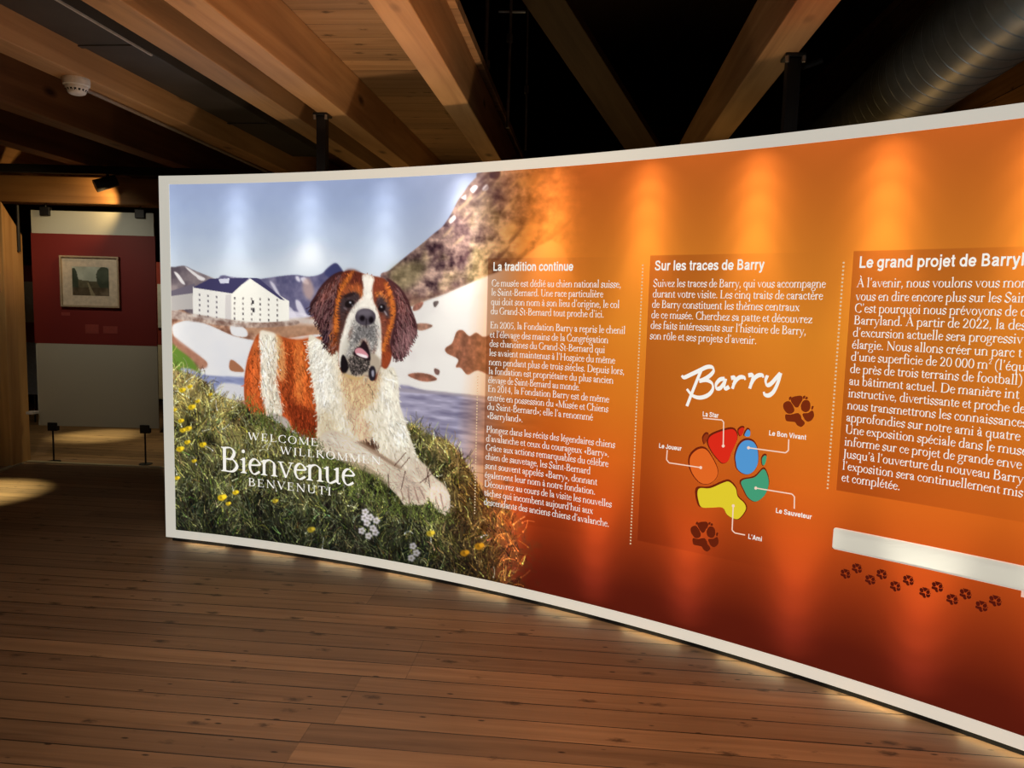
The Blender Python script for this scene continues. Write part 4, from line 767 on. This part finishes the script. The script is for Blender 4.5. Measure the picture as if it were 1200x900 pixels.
# ---- the LEDs inside the box: each module has a wide lens for its own lobe and a narrow one that throws down the fabric
def led(s, h, up, drive):
    for tilt, cone, watts in LENSES:
        p = on(np.array(s), h, -.14); n = on(np.array(s), h, 0.0)-p; n /= np.linalg.norm(n)
        t = p+n*math.sin(math.radians(tilt))+np.array([0, 0, up])*math.cos(math.radians(tilt))
        lamp('led', 'SPOT', tuple(p), tuple(t), watts*drive, (1.0, .96, .88), .012, cone, 1.0)
LENSES = [(42, 110, 2.4), (26, 80, 4.5), (15, 54, 13.0), (8, 38, 38.0)]
for i in range(10):
    s = .55+.512*i
    led(s, PANEL_TOP-FR_H-.005, -1, LED_TOP_PHOTO if s < 2.0 else LED_TOP)
for i in range(10):
    s = .47+.487*i
    led(s, PANEL_BOTTOM+FR_H+.005, 1, LED_FOOT_PHOTO if s < 2.0 else LED_FOOT)
# added strip lights, no fixture, brighten the floor along the panel's foot
for i in range(11):
    s_ = np.array(.30+.487*i); a_, b_ = on(s_, .027, -.001), on(s_, 0.0, .010)
    o = lamp('added_foot_glow', 'AREA', tuple(a_), tuple(b_), .10, (1.0, .86, .50), .30, size_y=.004)
    zz = Vector(tuple(a_-b_)).normalized(); xx = Vector(tuple(on(s_+.1, .027, -.001)-a_)).normalized(); yy = zz.cross(xx).normalized(); xx = yy.cross(zz)
    o.rotation_euler = Matrix((xx, yy, zz)).transposed().to_euler()
# ---- lettering and printed marks
G = GLYPHS = make_glyphs()
for c_ in '\u00ab\u00bb': G[c_] = (.36, G[c_][1]+[q+np.array([.11, 0]) for q in G[c_][1]])
WHITE = glow('white_lettering', (250, 246, 236), .95)
def flat(polys, name, mat, label=None, off=.0016, parent=None, at=None):
    """polys: list of (s, h) outlines laid on the fabric"""
    v, f, n = [], [], 0
    for q in polys: v.append(on(q[:, 0], q[:, 1], off)); f.append(tuple(range(n, n+len(q)))); n += len(q)
    return part(name, np.concatenate(v), f, mat, parent, label, at)
def line_polys(text, x, y, xe, size=None, track=0.0, full=None, G=None):
    """one line of lettering: starts at photo pixel (x, y) on its baseline, the text ends at column xe; 'full' also carries words beyond xe"""
    G = G or GLYPHS; s0, h0 = sh([(x, y)])[0]; w, P = set_line(G, text, track)
    r = np.array([(xe, y+k*2) for k in range(-40, 60)]); q = sh(r); s1 = q[np.argmin(np.abs(q[:, 1]-h0)), 0]
    kx = (s1-s0)/w; ky = size or kx
    if full: P = set_line(G, full, track)[1]
    return [np.stack([s0+p[:, 0]*kx, h0+p[:, 1]*ky], 1) for p in P]
def paragraph(name, lines, size, label): flat([q for l in lines for q in line_polys(*l, size=size) if True], name, WHITE, label)
T1 = [("Ce mus\u00e9e est d\u00e9di\u00e9 au chien national suisse,", 335.5, 728), ("le Saint-Bernard. Une race particuli\u00e8re", 346.2, 707), ("qui doit son nom \u00e0 son lieu d'origine, le col", 357.2, 726), ("du Grand-St-Bernard tout proche d'ici.", 368, 708)]
T2 = [("En 2005, la Fondation Barry a repris le chenil", 384.5, 733), ("et l'\u00e9levage des mains de la Congr\u00e9gation", 395.4, 713), ("des chanoines du Grand-St-Bernard qui", 406.1, 709), ("les avaient maintenus \u00e0 l'Hospice du m\u00eame", 416.8, 721), ("nom pendant plus de trois si\u00e8cles. Depuis lors,", 427.6, 732), ("la fondation est propri\u00e9taire du plus ancien", 438.2, 719), ("\u00e9levage de Saint-Bernard au monde.", 448.6, 680), ("En 2014, la Fondation Barry est de m\u00eame", 458.8, 714), ("entr\u00e9e en possession du \u00abMus\u00e9e et Chiens", 469.2, 713), ("du Saint-Bernard\u00bb; elle l'a renomm\u00e9", 479.8, 695), ("\u00abBarryland\u00bb.", 490.4, 613)]
T3 = [("Plongez dans les r\u00e9cits des l\u00e9gendaires chiens", 506.4, 721), ("d'avalanche et ceux du courageux \u00abBarry\u00bb.", 517, 714), ("Gr\u00e2ce aux actions remarquables du c\u00e9l\u00e8bre", 527.6, 713), ("chien de sauvetage, les Saint-Bernard", 538.2, 692), ("sont souvent appel\u00e9s \u00abBarry\u00bb, donnant", 548.8, 700), ("\u00e9galement leur nom \u00e0 notre fondation.", 559.4, 698), ("D\u00e9couvrez au cours de la visite les nouvelles", 570, 717), ("t\u00e2ches qui incombent aujourd'hui aux", 580.6, 695), ("descendants des anciens chiens d'avalanche.", 591.2, 714)]
SIZE = .0555
def col1(y): return 576.3-(y-335.5)*.0365
for nm, T in (('first', T1), ('second', T2), ('third', T3)):
    paragraph('paragraph_lettering', [(t, col1(y), y, xe) for t, y, xe in T], SIZE, nm+' white serif paragraph of the column beside the meadow picture')
T4 = [("Suivez les traces de Barry, qui vous accompagne", 336, 967.6), ("durant votre visite. Les cinq traits de caract\u00e8re", 348.3, 964.5), ("de Barry constituent les th\u00e8mes centraux", 360.5, 937), ("de ce mus\u00e9e. Cherchez sa patte et d\u00e9couvrez", 372.7, 952), ("des faits int\u00e9ressants sur l'histoire de Barry,", 385, 945), ("son r\u00f4le et ses projets d'avenir.", 397.2, 887)]
paragraph('paragraph_lettering', [(t, 765.6-(y-336)*.066, y, xe) for t, y, xe in T4], SIZE, 'short white serif paragraph above the coloured paw emblem')
T5 = [("\u00c0 l'avenir, nous voulons vous", 336.4, 1171.6, " mon"), ("vous en dire encore plus sur les", 352, 1173.6, " Sain"), ("C'est pourquoi nous pr\u00e9voyons de", 366, 1192, " d"), ("Barryland. \u00c0 partir de 2022, la", 380, 1177.4, " des"), ("d'excursion actuelle sera", 394.2, 1131.6, " progressiv"), ("\u00e9largie. Nous allons cr\u00e9er un parc", 408.3, 1189, " t"), ("d'une superficie de 20 000 m\u00b2", 422.4, 1162, " (l'\u00e9qui"), ("de pr\u00e8s de trois terrains de football)", 436.6, 1198, ""), ("au b\u00e2timent actuel. De mani\u00e8re", 450.8, 1173, " int"), ("instructive, divertissante et proche", 465, 1183, " de"), ("nous transmettrons les connaissance", 479.2, 1198, "s"), ("approfondies sur notre ami \u00e0 quatre", 493.4, 1195.6, ""), ("Une exposition sp\u00e9ciale dans le", 507.6, 1165.6, " mus\u00e9"), ("informe sur ce projet de grande", 521.8, 1164, " enve"), ("Jusqu'\u00e0 l'ouverture du nouveau", 536, 1160, " Barry"), ("l'exposition sera continuellement", 550, 1172, " mis"), ("et compl\u00e9t\u00e9e.", 563.6, 1055, "")]
flat([q for t, y, xe, more in T5 for q in line_polys(t, 1003.8-(y-336.4)*.0785, y, xe, SIZE, 0, t+more)], 'paragraph_lettering', WHITE, 'long white serif paragraph cut off by the right edge of the photo')
for t, x, y, xe, sz, tr in [("WELCOME", 290.7, 515, 373, .072, .11), ("WILLKOMMEN", 328.3, 531.7, 446.7, .072, .11), ("Bienvenue", 258.3, 551.7, 416, .245, 0), ("BENVENUTI", 291, 569, 388.5, .078, .12)]:
    flat(line_polys(t, x, y, xe, sz, tr), 'greeting_lettering', WHITE, 'white serif word '+t)
# sans headings
GS = make_sans()
def sans(text, x, y, xe, size, name, label, full=None):
    flat(line_polys(text, x, y, xe, size, .0, full, GS), name, WHITE, label)
sans("La tradition continue", 577.6, 317.4, 671.8, .064, 'heading_lettering', 'white bold heading of the column beside the meadow picture')
sans("Sur les traces de Barry", 767, 317, 895.8, .064, 'heading_lettering', 'white bold heading above the coloured paw emblem')
sans("Le grand projet de Barry", 1006, 314, 1195.5, .064, 'heading_lettering', 'white bold heading at the right edge of the photo', "Le grand projet de Barryland")
def e4(cx, cy): return (740+cx/3.75, 410+cy/3.75)
for t, a, b in [("La Star", (312, 291), 383), ("Le Joueur", (120, 430), 220), ("Le Bon Vivant", (603, 375), 768), ("Le Sauveteur", (633, 715), 792), ("L'Ami", (512, 829), 574)]:
    x, y = e4(*a); sans(t, x, y, e4(b, 0)[0], .031, 'emblem_caption', 'small white bold caption '+t)
# dotted rules left of each text column
def dots(x, y0, y1, label):
    (s0, h0), (s1, h1) = sh([(x, y0), (x, y1)]); hs = np.arange(h1, h0, .0158); r = .0036
    return flat([np.array([(s0-r, h-r), (s0+r, h-r), (s0+r, h+r), (s0-r, h+r)]) for h in hs], 'dotted_rule', glow('dotted_rule_ink', (238, 206, 160), .85), label)
dots(560, 440, 602, 'dotted line left of the first text column'); dots(753.6, 307.5, 640, 'dotted line left of the middle text column'); dots(989, 305, 575, 'dotted line left of the right text column')
# handwritten name
def pen_px(pts, wid, ang=20, thin=.45):
    q = sh([e4(*p) for p in pts]); return pen(q, wid, wid*thin, ang)
W = .019
strokes = [[(221, 113), (232, 121), (258, 110), (300, 90), (333, 75), (356, 77), (361, 93), (345, 113), (318, 130), (300, 137)], [(298, 136), (330, 133), (355, 148), (357, 175), (335, 200), (300, 210), (268, 200), (244, 172)], [(306, 92), (290, 130), (266, 190), (244, 247)],
           [(410, 127), (390, 130), (373, 150), (374, 168), (390, 168), (408, 145), (415, 127)], [(415, 127), (408, 158), (414, 170), (430, 162)], [(438, 124), (455, 122), (452, 145), (444, 171)], [(448, 154), (462, 132), (478, 120), (496, 122), (500, 132)],
           [(514, 112), (534, 111), (530, 138), (520, 170)], [(525, 152), (540, 126), (558, 112), (576, 112), (580, 122)], [(598, 112), (590, 136), (596, 154), (612, 150), (636, 124), (656, 102)], [(657, 102), (645, 142), (626, 182), (604, 200), (586, 196), (582, 184)]]
flat([q for s_ in strokes for q in pen_px(s_, W)], 'script_lettering', WHITE, 'white handwritten word Barry')
# paw emblem: toes with a dark inner shadow printed in
def smooth_px(pts, shift=(0, 0)):
    p = np.array([e4(x+shift[0], y+shift[1]) for x, y in pts]); n = len(p); out = []
    for i in range(n):
        a, b, c, d = p[i-1], p[i], p[(i+1) % n], p[(i+2) % n]
        for t in (0, .25, .5, .75): out.append(.5*((2*b)+(-a+c)*t+(2*a-5*b+4*c-d)*t*t+(-a+3*b-3*c+d)*t**3))
    return sh(out)
TOES = [('red_toe', (222, 44, 26), [(330, 400), (345, 370), (400, 347), (445, 340), (465, 360), (465, 395), (440, 450), (425, 488), (400, 500), (375, 480), (345, 440)]), ('orange_toe', (228, 104, 36), [(250, 500), (255, 460), (285, 430), (318, 425), (345, 450), (380, 518), (375, 562), (340, 590), (300, 585), (265, 545)]),
        ('blue_toe', (84, 152, 210), [(455, 500), (452, 460), (470, 410), (500, 388), (535, 395), (555, 430), (558, 490), (540, 530), (510, 548), (480, 540), (460, 520)]), ('green_toe', (70, 158, 118), [(475, 580), (490, 564), (540, 553), (580, 515), (600, 545), (605, 590), (585, 640), (545, 668), (510, 650), (490, 615)]),
        ('yellow_pad', (228, 204, 46), [(280, 620), (292, 600), (340, 600), (400, 575), (430, 570), (460, 600), (470, 640), (500, 670), (508, 700), (480, 740), (455, 745), (420, 725), (398, 692), (345, 692), (300, 690), (285, 660)]),
        ('red_claw', (214, 44, 26), [(465, 352), (480, 335), (497, 338), (490, 365), (475, 380)]), ('blue_claw', (84, 152, 210), [(492, 370), (508, 342), (522, 352), (520, 378), (500, 380)]), ('green_claw', (70, 158, 118), [(570, 472), (585, 455), (595, 465), (585, 505), (572, 505)]), ('orange_claw', (150, 56, 20), [(310, 385), (325, 362), (340, 368), (330, 395), (318, 415)])]
toe_shadow = glow('emblem_shadow', (112, 34, 14), .95)
for nm, c, q in TOES:
    flat([smooth_px(q)], nm+'_shadow', toe_shadow, None, .0012)
    cen = np.mean(q, 0); k_ = .93 if len(q) > 6 else .80
    flat([smooth_px([(cen[0]+(x-cen[0])*k_+2.5, cen[1]+(y-cen[1])*k_+3.5) for x, y in q])], nm, glow(nm+'_ink', c, .95), None, .0018)
LN = [[(315, 300), (398, 308), (406, 318), (404, 422)], [(158, 440), (155, 482), (166, 496), (305, 517)], [(515, 430), (678, 452), (690, 442), (692, 393)], [(547, 607), (706, 633), (717, 645), (716, 698)], [(448, 685), (443, 792), (455, 804), (500, 813)]]
DT = [(404, 422), (305, 517), (515, 430), (547, 607), (448, 685)]
pale = glow('pale_line_ink', (250, 214, 190), .95)
for l_, d_ in zip(LN, DT):
    ps = [q for a, b in zip(l_[:-1], l_[1:]) for q in pen(sh([e4(*a), e4(*b)]), .0052, .0052)]
    t = np.linspace(0, 2*np.pi, 13)[:-1]; ps.append(sh([e4(d_[0]+6.5*math.cos(a), d_[1]+7*math.sin(a)) for a in t])); flat(ps, 'caption_line', pale, None, .0022)
# brown paw prints: two large, twelve small in a trail
cen = np.array([430, 540.0]); half = 205.0
def paw(px, py, size, col_, rot=0.0, label=None):
    ps = []; s0, h0 = sh([(px, py)])[0]; u = abs(sh([(px, py-10)])[0, 1]-h0)/10; c_, sn = math.cos(rot), math.sin(rot)
    for nm, _, q in TOES:
        a = (np.array(q)-cen)/half*size/2*np.array([1.12, 1.0])*(.97); n = len(a); out = []
        for i in range(n):
            p0, p1, p2, p3 = a[i-1], a[i], a[(i+1) % n], a[(i+2) % n]
            for t in (0, .5): out.append(.5*((2*p1)+(-p0+p2)*t+(2*p0-5*p1+4*p2-p3)*t*t+(-p0+3*p1-3*p2+p3)*t**3))
        a = np.array(out); ps.append(np.stack([s0+(a[:, 0]*c_-a[:, 1]*sn)*u, h0-(a[:, 0]*sn+a[:, 1]*c_)*u], 1))
    return flat(ps, 'paw_print', col_, label, .0016)
brown = glow('paw_ink', (122, 44, 16), .95); dark = glow('paw_trail_ink', (84, 22, 12), .95)
paw(*e4(735, 268), 38, brown, 0, 'large brown paw print right of the emblem'); paw(*e4(322, 818), 36, glow('paw_ink_deep', (104, 34, 14), .95), 0, 'large brown paw print below the emblem')
for i, (x, y) in enumerate([(155, 462), (222, 430), (300, 497), (367, 465), (447, 535), (523, 500), (620, 572), (693, 538), (780, 612), (858, 580), (952, 652), (1032, 620)]):
    paw(960+x/5, 580+y/5, 12+i*.16, dark, .25)
# white bar
k = glow('white_bar_ink', (226, 221, 204), .58); _t = NT('tmp'); _t.t = k.node_tree; _t.n = k.node_tree.nodes; em_ = [x for x in k.node_tree.nodes if x.type == 'EMISSION'][0]; ou_ = [x for x in k.node_tree.nodes if x.type == 'OUTPUT_MATERIAL'][0]
tr_ = _t.node('ShaderNodeBsdfTranslucent'); tr_.inputs['Color'].default_value = tuple(srgb((226, 221, 204)))+(1,); ad_ = _t.node('ShaderNodeAddShader'); _t.link(em_.outputs[0], ad_.inputs[0]); _t.link(tr_.outputs[0], ad_.inputs[1]); _t.link(ad_.outputs[0], ou_.inputs[0]); (sa, ha), (sa2, hb) = sh([(977, 617.5), (976, 643)]); sb = 5.3; r = .012; t = np.linspace(0, np.pi/2, 5)
bar = [(sb, ha), (sb, hb)]+[(sa+r-r*math.cos(a-np.pi/2+np.pi/2) if False else sa+r-r*math.sin(a), hb+r-r*math.cos(a)) for a in t]+[(sa+r-r*math.cos(a), ha-r+r*math.sin(a)) for a in t]
n = 24; top = [(x, ha) for x in np.linspace(sa+r, sb, n)]; bot = [(x, hb) for x in np.linspace(sa+r, sb, n)]
polys = [np.array([top[i], bot[i], bot[i+1], top[i+1]]) for i in range(n-1)]+[np.array([(sa+r, ha), (sa+r, hb)]+[(sa+r-r*math.sin(a), hb+r-r*math.cos(a)) for a in t]+[(sa+r-r*math.cos(a), ha-r+r*math.sin(a)) for a in t])]
(sc_, hc_), = sh([(1197, 693)]); polys.append(np.array([(sc_, hb+.001), (sc_, hc_-.02), (sb, hc_-.02), (sb, hb+.001)]))
flat(polys, 'white_bar', k, 'blank white bar below the right text column')
# ================================================================ things
# black steel posts behind the display panel, up to the beams
def steel_post(px, py, label):
    a = np.array(at_y(px, py, 3.0)) ; d = a-np.array(EYE); a2, b2, c2 = d[0]**2+d[1]**2, -2*(d[0]*ARC_X+d[1]*ARC_Y), ARC_X**2+ARC_Y**2-(ARC_R+.29)**2
    t = (-b2+math.sqrt(b2*b2-4*a2*c2))/(2*a2); q = d*t
    p = empty('steel_post', (q[0], q[1], 0), ANG); tag(p, label, 'post', 'steel posts behind the display panel')
    MB().box(-.03, -.03, .012, .03, .03, 2.735).build('tube', M['black'], p, .004); MB().box(-.045, -.05, 2.735, .045, .05, 2.75).build('top_plate', M['black'], p, .003)
    MB().box(-.055, -.045, 0, .055, .10, .012).build('base_plate', M['black'], p, .003)
    for s in (-1, 1): MB().tube((s*.036, -.042, 2.71), (s*.036, -.042, 2.737), .009, n=6).build('bolt', M['steel'], p)
    return p
steel_post(378, 128, 'black steel post rising behind the blue sky of the display panel'); rp = steel_post(931, 45, 'black steel post rising behind the orange part of the display panel, near the round duct')
MB().tube((.045, .0, 2.70), (.13, .02, 2.735), .012).build('clamp', M['black'], rp)
# smoke detector under its beam
q = at_z(85, 92, 2.75); sd = empty('smoke_detector', (q.x+.02, q.y, 2.75)); tag(sd, 'white round smoke detector under a ceiling beam', 'smoke detector')
MB().lathe([(.066, 0), (.068, -.012), (.066, -.036), (.060, -.040)]).build('base', M['white_plastic'], sd, smooth=False)
hd = MB().lathe([(.057, -.040), (.056, -.052), (.042, -.078), (.030, -.084)]).build('sensor_head', M['white_plastic'], sd)
vb = MB()
for i in range(16):
    a = i*math.pi/8; vb.add([((.0535-.011*t)*math.cos(a+w), (.0535-.011*t)*math.sin(a+w), -.058-.018*t) for t, w in ((0, -.11), (0, .11), (1, .11), (1, -.11))], [(0, 1, 2, 3)])
vb.build('vent_slots', M['matt_black'], sd)
# conduit along the same beam
a, b = at_z(98, 104, 2.735), at_z(312, 201, 2.735); cd = MB().tube(a+Vector((0, 0, .0)), b, .011).build('cable_conduit', plain('grey_conduit', (.30, .24, .20), .5)); tag(cd, 'thin grey conduit running back from the smoke detector', 'conduit')
# black rectangular duct between two beams
zd = 2.87; L0 = at_z(0, 5, zd); R0 = at_z(70, 0, zd); w = (R0.x-SL*(R0.y-L0.y))-L0.x
dk = empty('rectangular_duct', (L0.x+SL*(-1.0-L0.y), -1.0, zd), ANG); tag(dk, 'flat black rectangular duct up between the ceiling beams', 'duct')
MB().box(0, 0, 0, w, 7.8, .17).build('body', M['duct_black'], dk, .004); yb = at_z(183, 68, zd).y+1.0
MB().box(w-.012, 0, -.008, w, yb, 0).build('edge_strip', M['strip'], dk)
for yy in (1.4, 3.2, 5.0, 6.6): MB().box(-.004, yy, -.006, w-.014, yy+.035, .0).build('joint_flange', M['duct_black'], dk)
# round spiral duct, upper right
dv = Vector((732-600, -(373-450), 0)); dirv = Vector((math.sin(math.atan((732-600)/870.0)), math.cos(math.atan((732-600)/870.0)), 0)); ctr = Vector((1.68+.0, 0, 3.02)); NS, pitch, rr = 72, .13, .25
v, f = [], []; prof = [(-.5, 0), (-.08, 0), (-.05, 0), (-.025, .003), (.025, .003), (.05, 0), (.08, 0)]; rings = []
r_ax = Vector((dirv.y, -dirv.x, 0)); n_turn = int(9.6/pitch); up = Vector((0, 0, 1))
for j in range(n_turn):
    for o_, h_ in prof: rings.append(((j+.5+o_)*pitch, h_))
for y_, h_ in rings:
    for i in range(NS+1):
        th = 2*math.pi*i/NS; c_ = ctr+dirv*(-1.4+y_+pitch*i/NS); v.append(c_+r_ax*((rr+h_)*math.cos(th))+up*((rr+h_)*math.sin(th)))
N1 = NS+1; f = [(k*N1+i, k*N1+i+1, (k+1)*N1+i+1, (k+1)*N1+i) for k in range(len(rings)-1) for i in range(NS)]
du = MB().add(v, f).build('spiral_duct', M['zinc'], smooth=True); tag(du, 'large round galvanised spiral duct above the right end of the display panel', 'duct')
# hanging rods in the void
def rod(pts, Y, label, coup=None, r=.011, bar=None):
    a, b = at_y(*pts[0], Y), at_y(*pts[1], Y); o = empty('suspension_rod', (a.x, a.y, b.z)); tag(o, label, 'rod', 'thin suspension rods in the dark void')
    top = 4.7; d = (a-b).normalized(); a2 = a+d*((top-a.z)/d.z)
    MB().tube(Vector((b.x-a.x, 0, 0)), a2-Vector((a.x, a.y, b.z)), r).build('rod', M['steel'], o)
    if coup:
        c = at_y(*coup, Y); MB().tube((c.x-a.x, 0, c.z-b.z-.03), (c.x-a.x, 0, c.z-b.z+.03), r*2.1, n=6).build('coupling_nut', M['steel'], o)
    if bar:
        p, q_ = at_y(*bar[0], Y), at_y(*bar[1], Y); MB().tube(p-Vector((a.x, a.y, b.z)), q_-Vector((a.x, a.y, b.z)), .008).build('cross_bar', M['strip'], o)
    return o
rod([(571, 0), (569, 76)], 5.6, 'short suspension rod nearest the pale ceiling beam', (569, 76), .016); rod([(599, 0), (594.5, 150)], 5.6, 'suspension rod with a small cross bar near its top', (597, 45), .012, ((584, 14), (616, 14))); rod([(618, 40), (616, 176)], 6.2, 'suspension rod nearest the sloping brace', (617, 105), .009)
# lighting track with one spotlight above the exhibit board
tk = MB().box(-6.6, 6.80, 2.68, -2.6, 6.86, 2.75).build('lighting_track', M['matt_black']); tag(tk, 'black lighting track running above the timber header', 'track')
c = at_y(119, 212, 6.7); sp = empty('track_spotlight', (c.x, 6.80, 2.68)); tag(sp, 'small black spotlight under the lighting track', 'spotlight')
MB().tube((0, 0, 0), (0, 0, -.05), .012).build('stem', M['black'], sp); MB().tube((.07, .02, -.05), (-.07, -.08, -.12), .05, .056, 20).build('lamp_head', M['black'], sp)
# exhibit board on two thin rods
Yx = 7.0; tl, br = at_y(40, 246, Yx), at_y(180, 502, Yx); x0, x1 = tl.x-.02, at_y(177, 270, Yx).x; zt_, zb_ = tl.z, br.z; zr1, zr0 = at_y(40, 273, Yx).z, at_y(42, 402, Yx).z
ex = empty('exhibit_board', ((x0+x1)/2, Yx, 0)); tag(ex, 'tall exhibit board, dark red above and white below, in the next room', 'exhibit board'); hw = (x1-x0)/2
M['frost'] = plain('frosted_sheet', (.50, .52, .46), .4, noise=.02, scale=2); M['red_sheet'] = plain('dark_red_sheet', (.17, .012, .010), .6, noise=.04, scale=3); M['pale_sheet'] = plain('pale_sheet', (.46, .45, .38), .6, noise=.02, scale=2)
MB().box(-hw-.02, .012, zb_, hw+.02, .026, zt_).build('glass_sheet', M['frost'], ex); MB().box(-hw-.02, 0, zr0, hw+.035, .011, zr1).build('red_panel', M['red_sheet'], ex); MB().box(-hw+.0, 0, zb_, hw+.035, .011, zr0).build('white_panel', M['pale_sheet'], ex)
for x, z in ((-hw+.12, zt_), (hw-.10, zt_), (-hw+.12, zb_), (hw-.10, zb_)): MB().box(x-.045, -.012, z-.05, x+.045, .036, z+.03).build('clip', M['black'], ex, .004)
for x in (-hw+.12, hw-.10):
    r_ = MB().tube((x, .0, .006), (x, .0, zb_-.04), .008).build('support_rod', M['black'], ex); MB().lathe([(.06, 0), (.06, .006), (.02, .012)], (x, 0, 0)).build('foot', M['black'], r_)
for x in (-hw+.12, hw-.10): MB().tube((x, .012, zt_), (x, .012, 2.75 if False else 2.56), .006).build('hanger', M['black'], ex)
for xa, ya, xb, yb2 in ((72, 366, 82, 370), (100, 380, 116, 391), (121, 382, 138, 391)):
    p, q_ = at_y(xa, ya, Yx), at_y(xb, yb2, Yx); MB().box(p.x-ex.location.x, -.003, q_.z, q_.x-ex.location.x, .0, p.z).build('caption_sheet', plain('faded_caption', (.27, .045, .035), .6), ex)
# framed landscape on the board
p, q_ = at_y(69, 299, Yx-.03), at_y(140, 361, Yx-.03); fw_, fh_ = q_.x-p.x, p.z-q_.z; fp = empty('framed_picture', ((p.x+q_.x)/2, Yx-.001, q_.z)); tag(fp, 'framed landscape picture with wide cream mount on the red board', 'picture')
m = MB(); t_ = .016; h2 = fw_/2
m.box(-h2, -.03, 0, h2, 0, t_).box(-h2, -.03, fh_-t_, h2, 0, fh_).box(-h2, -.03, t_, -h2+t_, 0, fh_-t_).box(h2-t_, -.03, t_, h2, 0, fh_-t_); m.build('frame', plain('pale_frame', (.40, .30, .20), .5), fp)
MB().box(-h2+t_, -.012, t_, h2-t_, 0, fh_-t_).build('mount', plain('cream_mount', (.62, .52, .40), .7), fp)
nx, nz = 60, 46; a, b = at_y(83, 312, Yx-.03), at_y(127, 347, Yx-.03); ax, bx, az, bz = a.x-fp.location.x, b.x-fp.location.x, a.z-fp.location.z, b.z-fp.location.z
X, Z = np.meshgrid(np.linspace(0, 1, nx), np.linspace(0, 1, nz)); n_ = fbm(nx, nz, 14, 4, 31)
skyc = np.array([118, 122, 112])+(n_-.5)[..., None]*40; hill = Z > .38+.25*np.abs(X-.55)*-1+.15+.18*(n_-.5); tree = (((X-.86)/.2)**2+((Z-.4)/.42)**2 < 1+.9*(n_-.5))|(((X-.04)/.12)**2+((Z-.55)/.5)**2 < 1)
c_ = np.where(hill[..., None], np.array([70, 66, 52])+(n_-.5)[..., None]*70, skyc); c_ = np.where(tree[..., None], np.array([42, 48, 38])+(n_-.5)[..., None]*40, c_); c_ = np.where(((Z > .72)[..., None]), np.array([58, 50, 38])+(n_-.5)[..., None]*60, c_); c_ = np.where(((np.abs(X-.5-.3*(Z-.8)) < .1*(Z-.4)) & (Z > .55))[..., None], np.array([94, 88, 70.]), c_)
pm = bpy.data.meshes.new('landscape'); V_ = np.stack([ax+(bx-ax)*X, 0*X-.0135, az+(bz-az)*Z], -1).reshape(-1, 3); i_ = np.arange(nz-1)[:, None]*nx+np.arange(nx-1)[None]; pm.from_pydata(V_.tolist(), [], np.stack([i_, i_+nx, i_+nx+1, i_+1], -1).reshape(-1, 4).tolist())
ca = pm.color_attributes.new('print', 'FLOAT_COLOR', 'POINT'); l_ = np.ones((nx*nz, 4), np.float32); l_[:, :3] = srgb(np.clip(c_*1.5, 0, 255).reshape(-1, 3)); ca.data.foreach_set('color', l_.ravel())
k = NT('landscape_print'); at_ = k.node('ShaderNodeVertexColor', layer_name='print'); k.link(at_.outputs['Color'], k.b.inputs['Base Color']); k.b.inputs['Roughness'].default_value = .5; pm.materials.append(k.m)
po = bpy.data.objects.new('landscape', pm); col.objects.link(po); po.parent = fp
# boards farther back, seen in slivers either side
def far_board(Y, xa, xb, ztop, zmid, zlow, c0, c1, label, pic=None):
    a, b = at_y(xa, 300, Y).x, at_y(xb, 300, Y).x; o = empty('far_exhibit_board', ((a+b)/2, Y, 0)); h = (b-a)/2; tag(o, label, 'exhibit board')
    MB().box(-h, 0, zmid, h, .02, ztop).build('upper_panel', plain('far_upper', c0, .6), o); MB().box(-h, 0, zlow, h, .02, zmid).build('lower_panel', plain('far_lower', c1, .6), o)
    for s in (-1, 1): MB().tube((s*(h-.1), .01, 0), (s*(h-.1), .01, zlow), .01).build('support_rod', M['black'], o)
    if pic: MB().box(pic[0]*h, -.015, 1.25, pic[1]*h, 0, 1.75).build('picture', plain('far_picture', (.34, .36, .40), .5), o)
    return o
far_board(8.6, 181, 262, 2.0, 1.05, .42, (.15, .018, .015), (.40, .38, .33), 'dark red and white board mostly hidden by the left end of the display panel', (-.92, -.4))
far_board(9.2, 8, 43, 1.95, 1.0, .35, (.16, .02, .02), (.22, .26, .42), 'bluish board glimpsed between the timber post and the red exhibit board', (-.3, .98))
c = at_y(41, 483, 6.98); o = MB().box(c.x-.035, 6.9, c.z-.012, c.x+.035, 6.99, c.z+.014).build('white_tag', M['white_plastic'], bevel=.003); tag(o, 'tiny white tag at the lower left edge of the red and white exhibit board', 'tag')
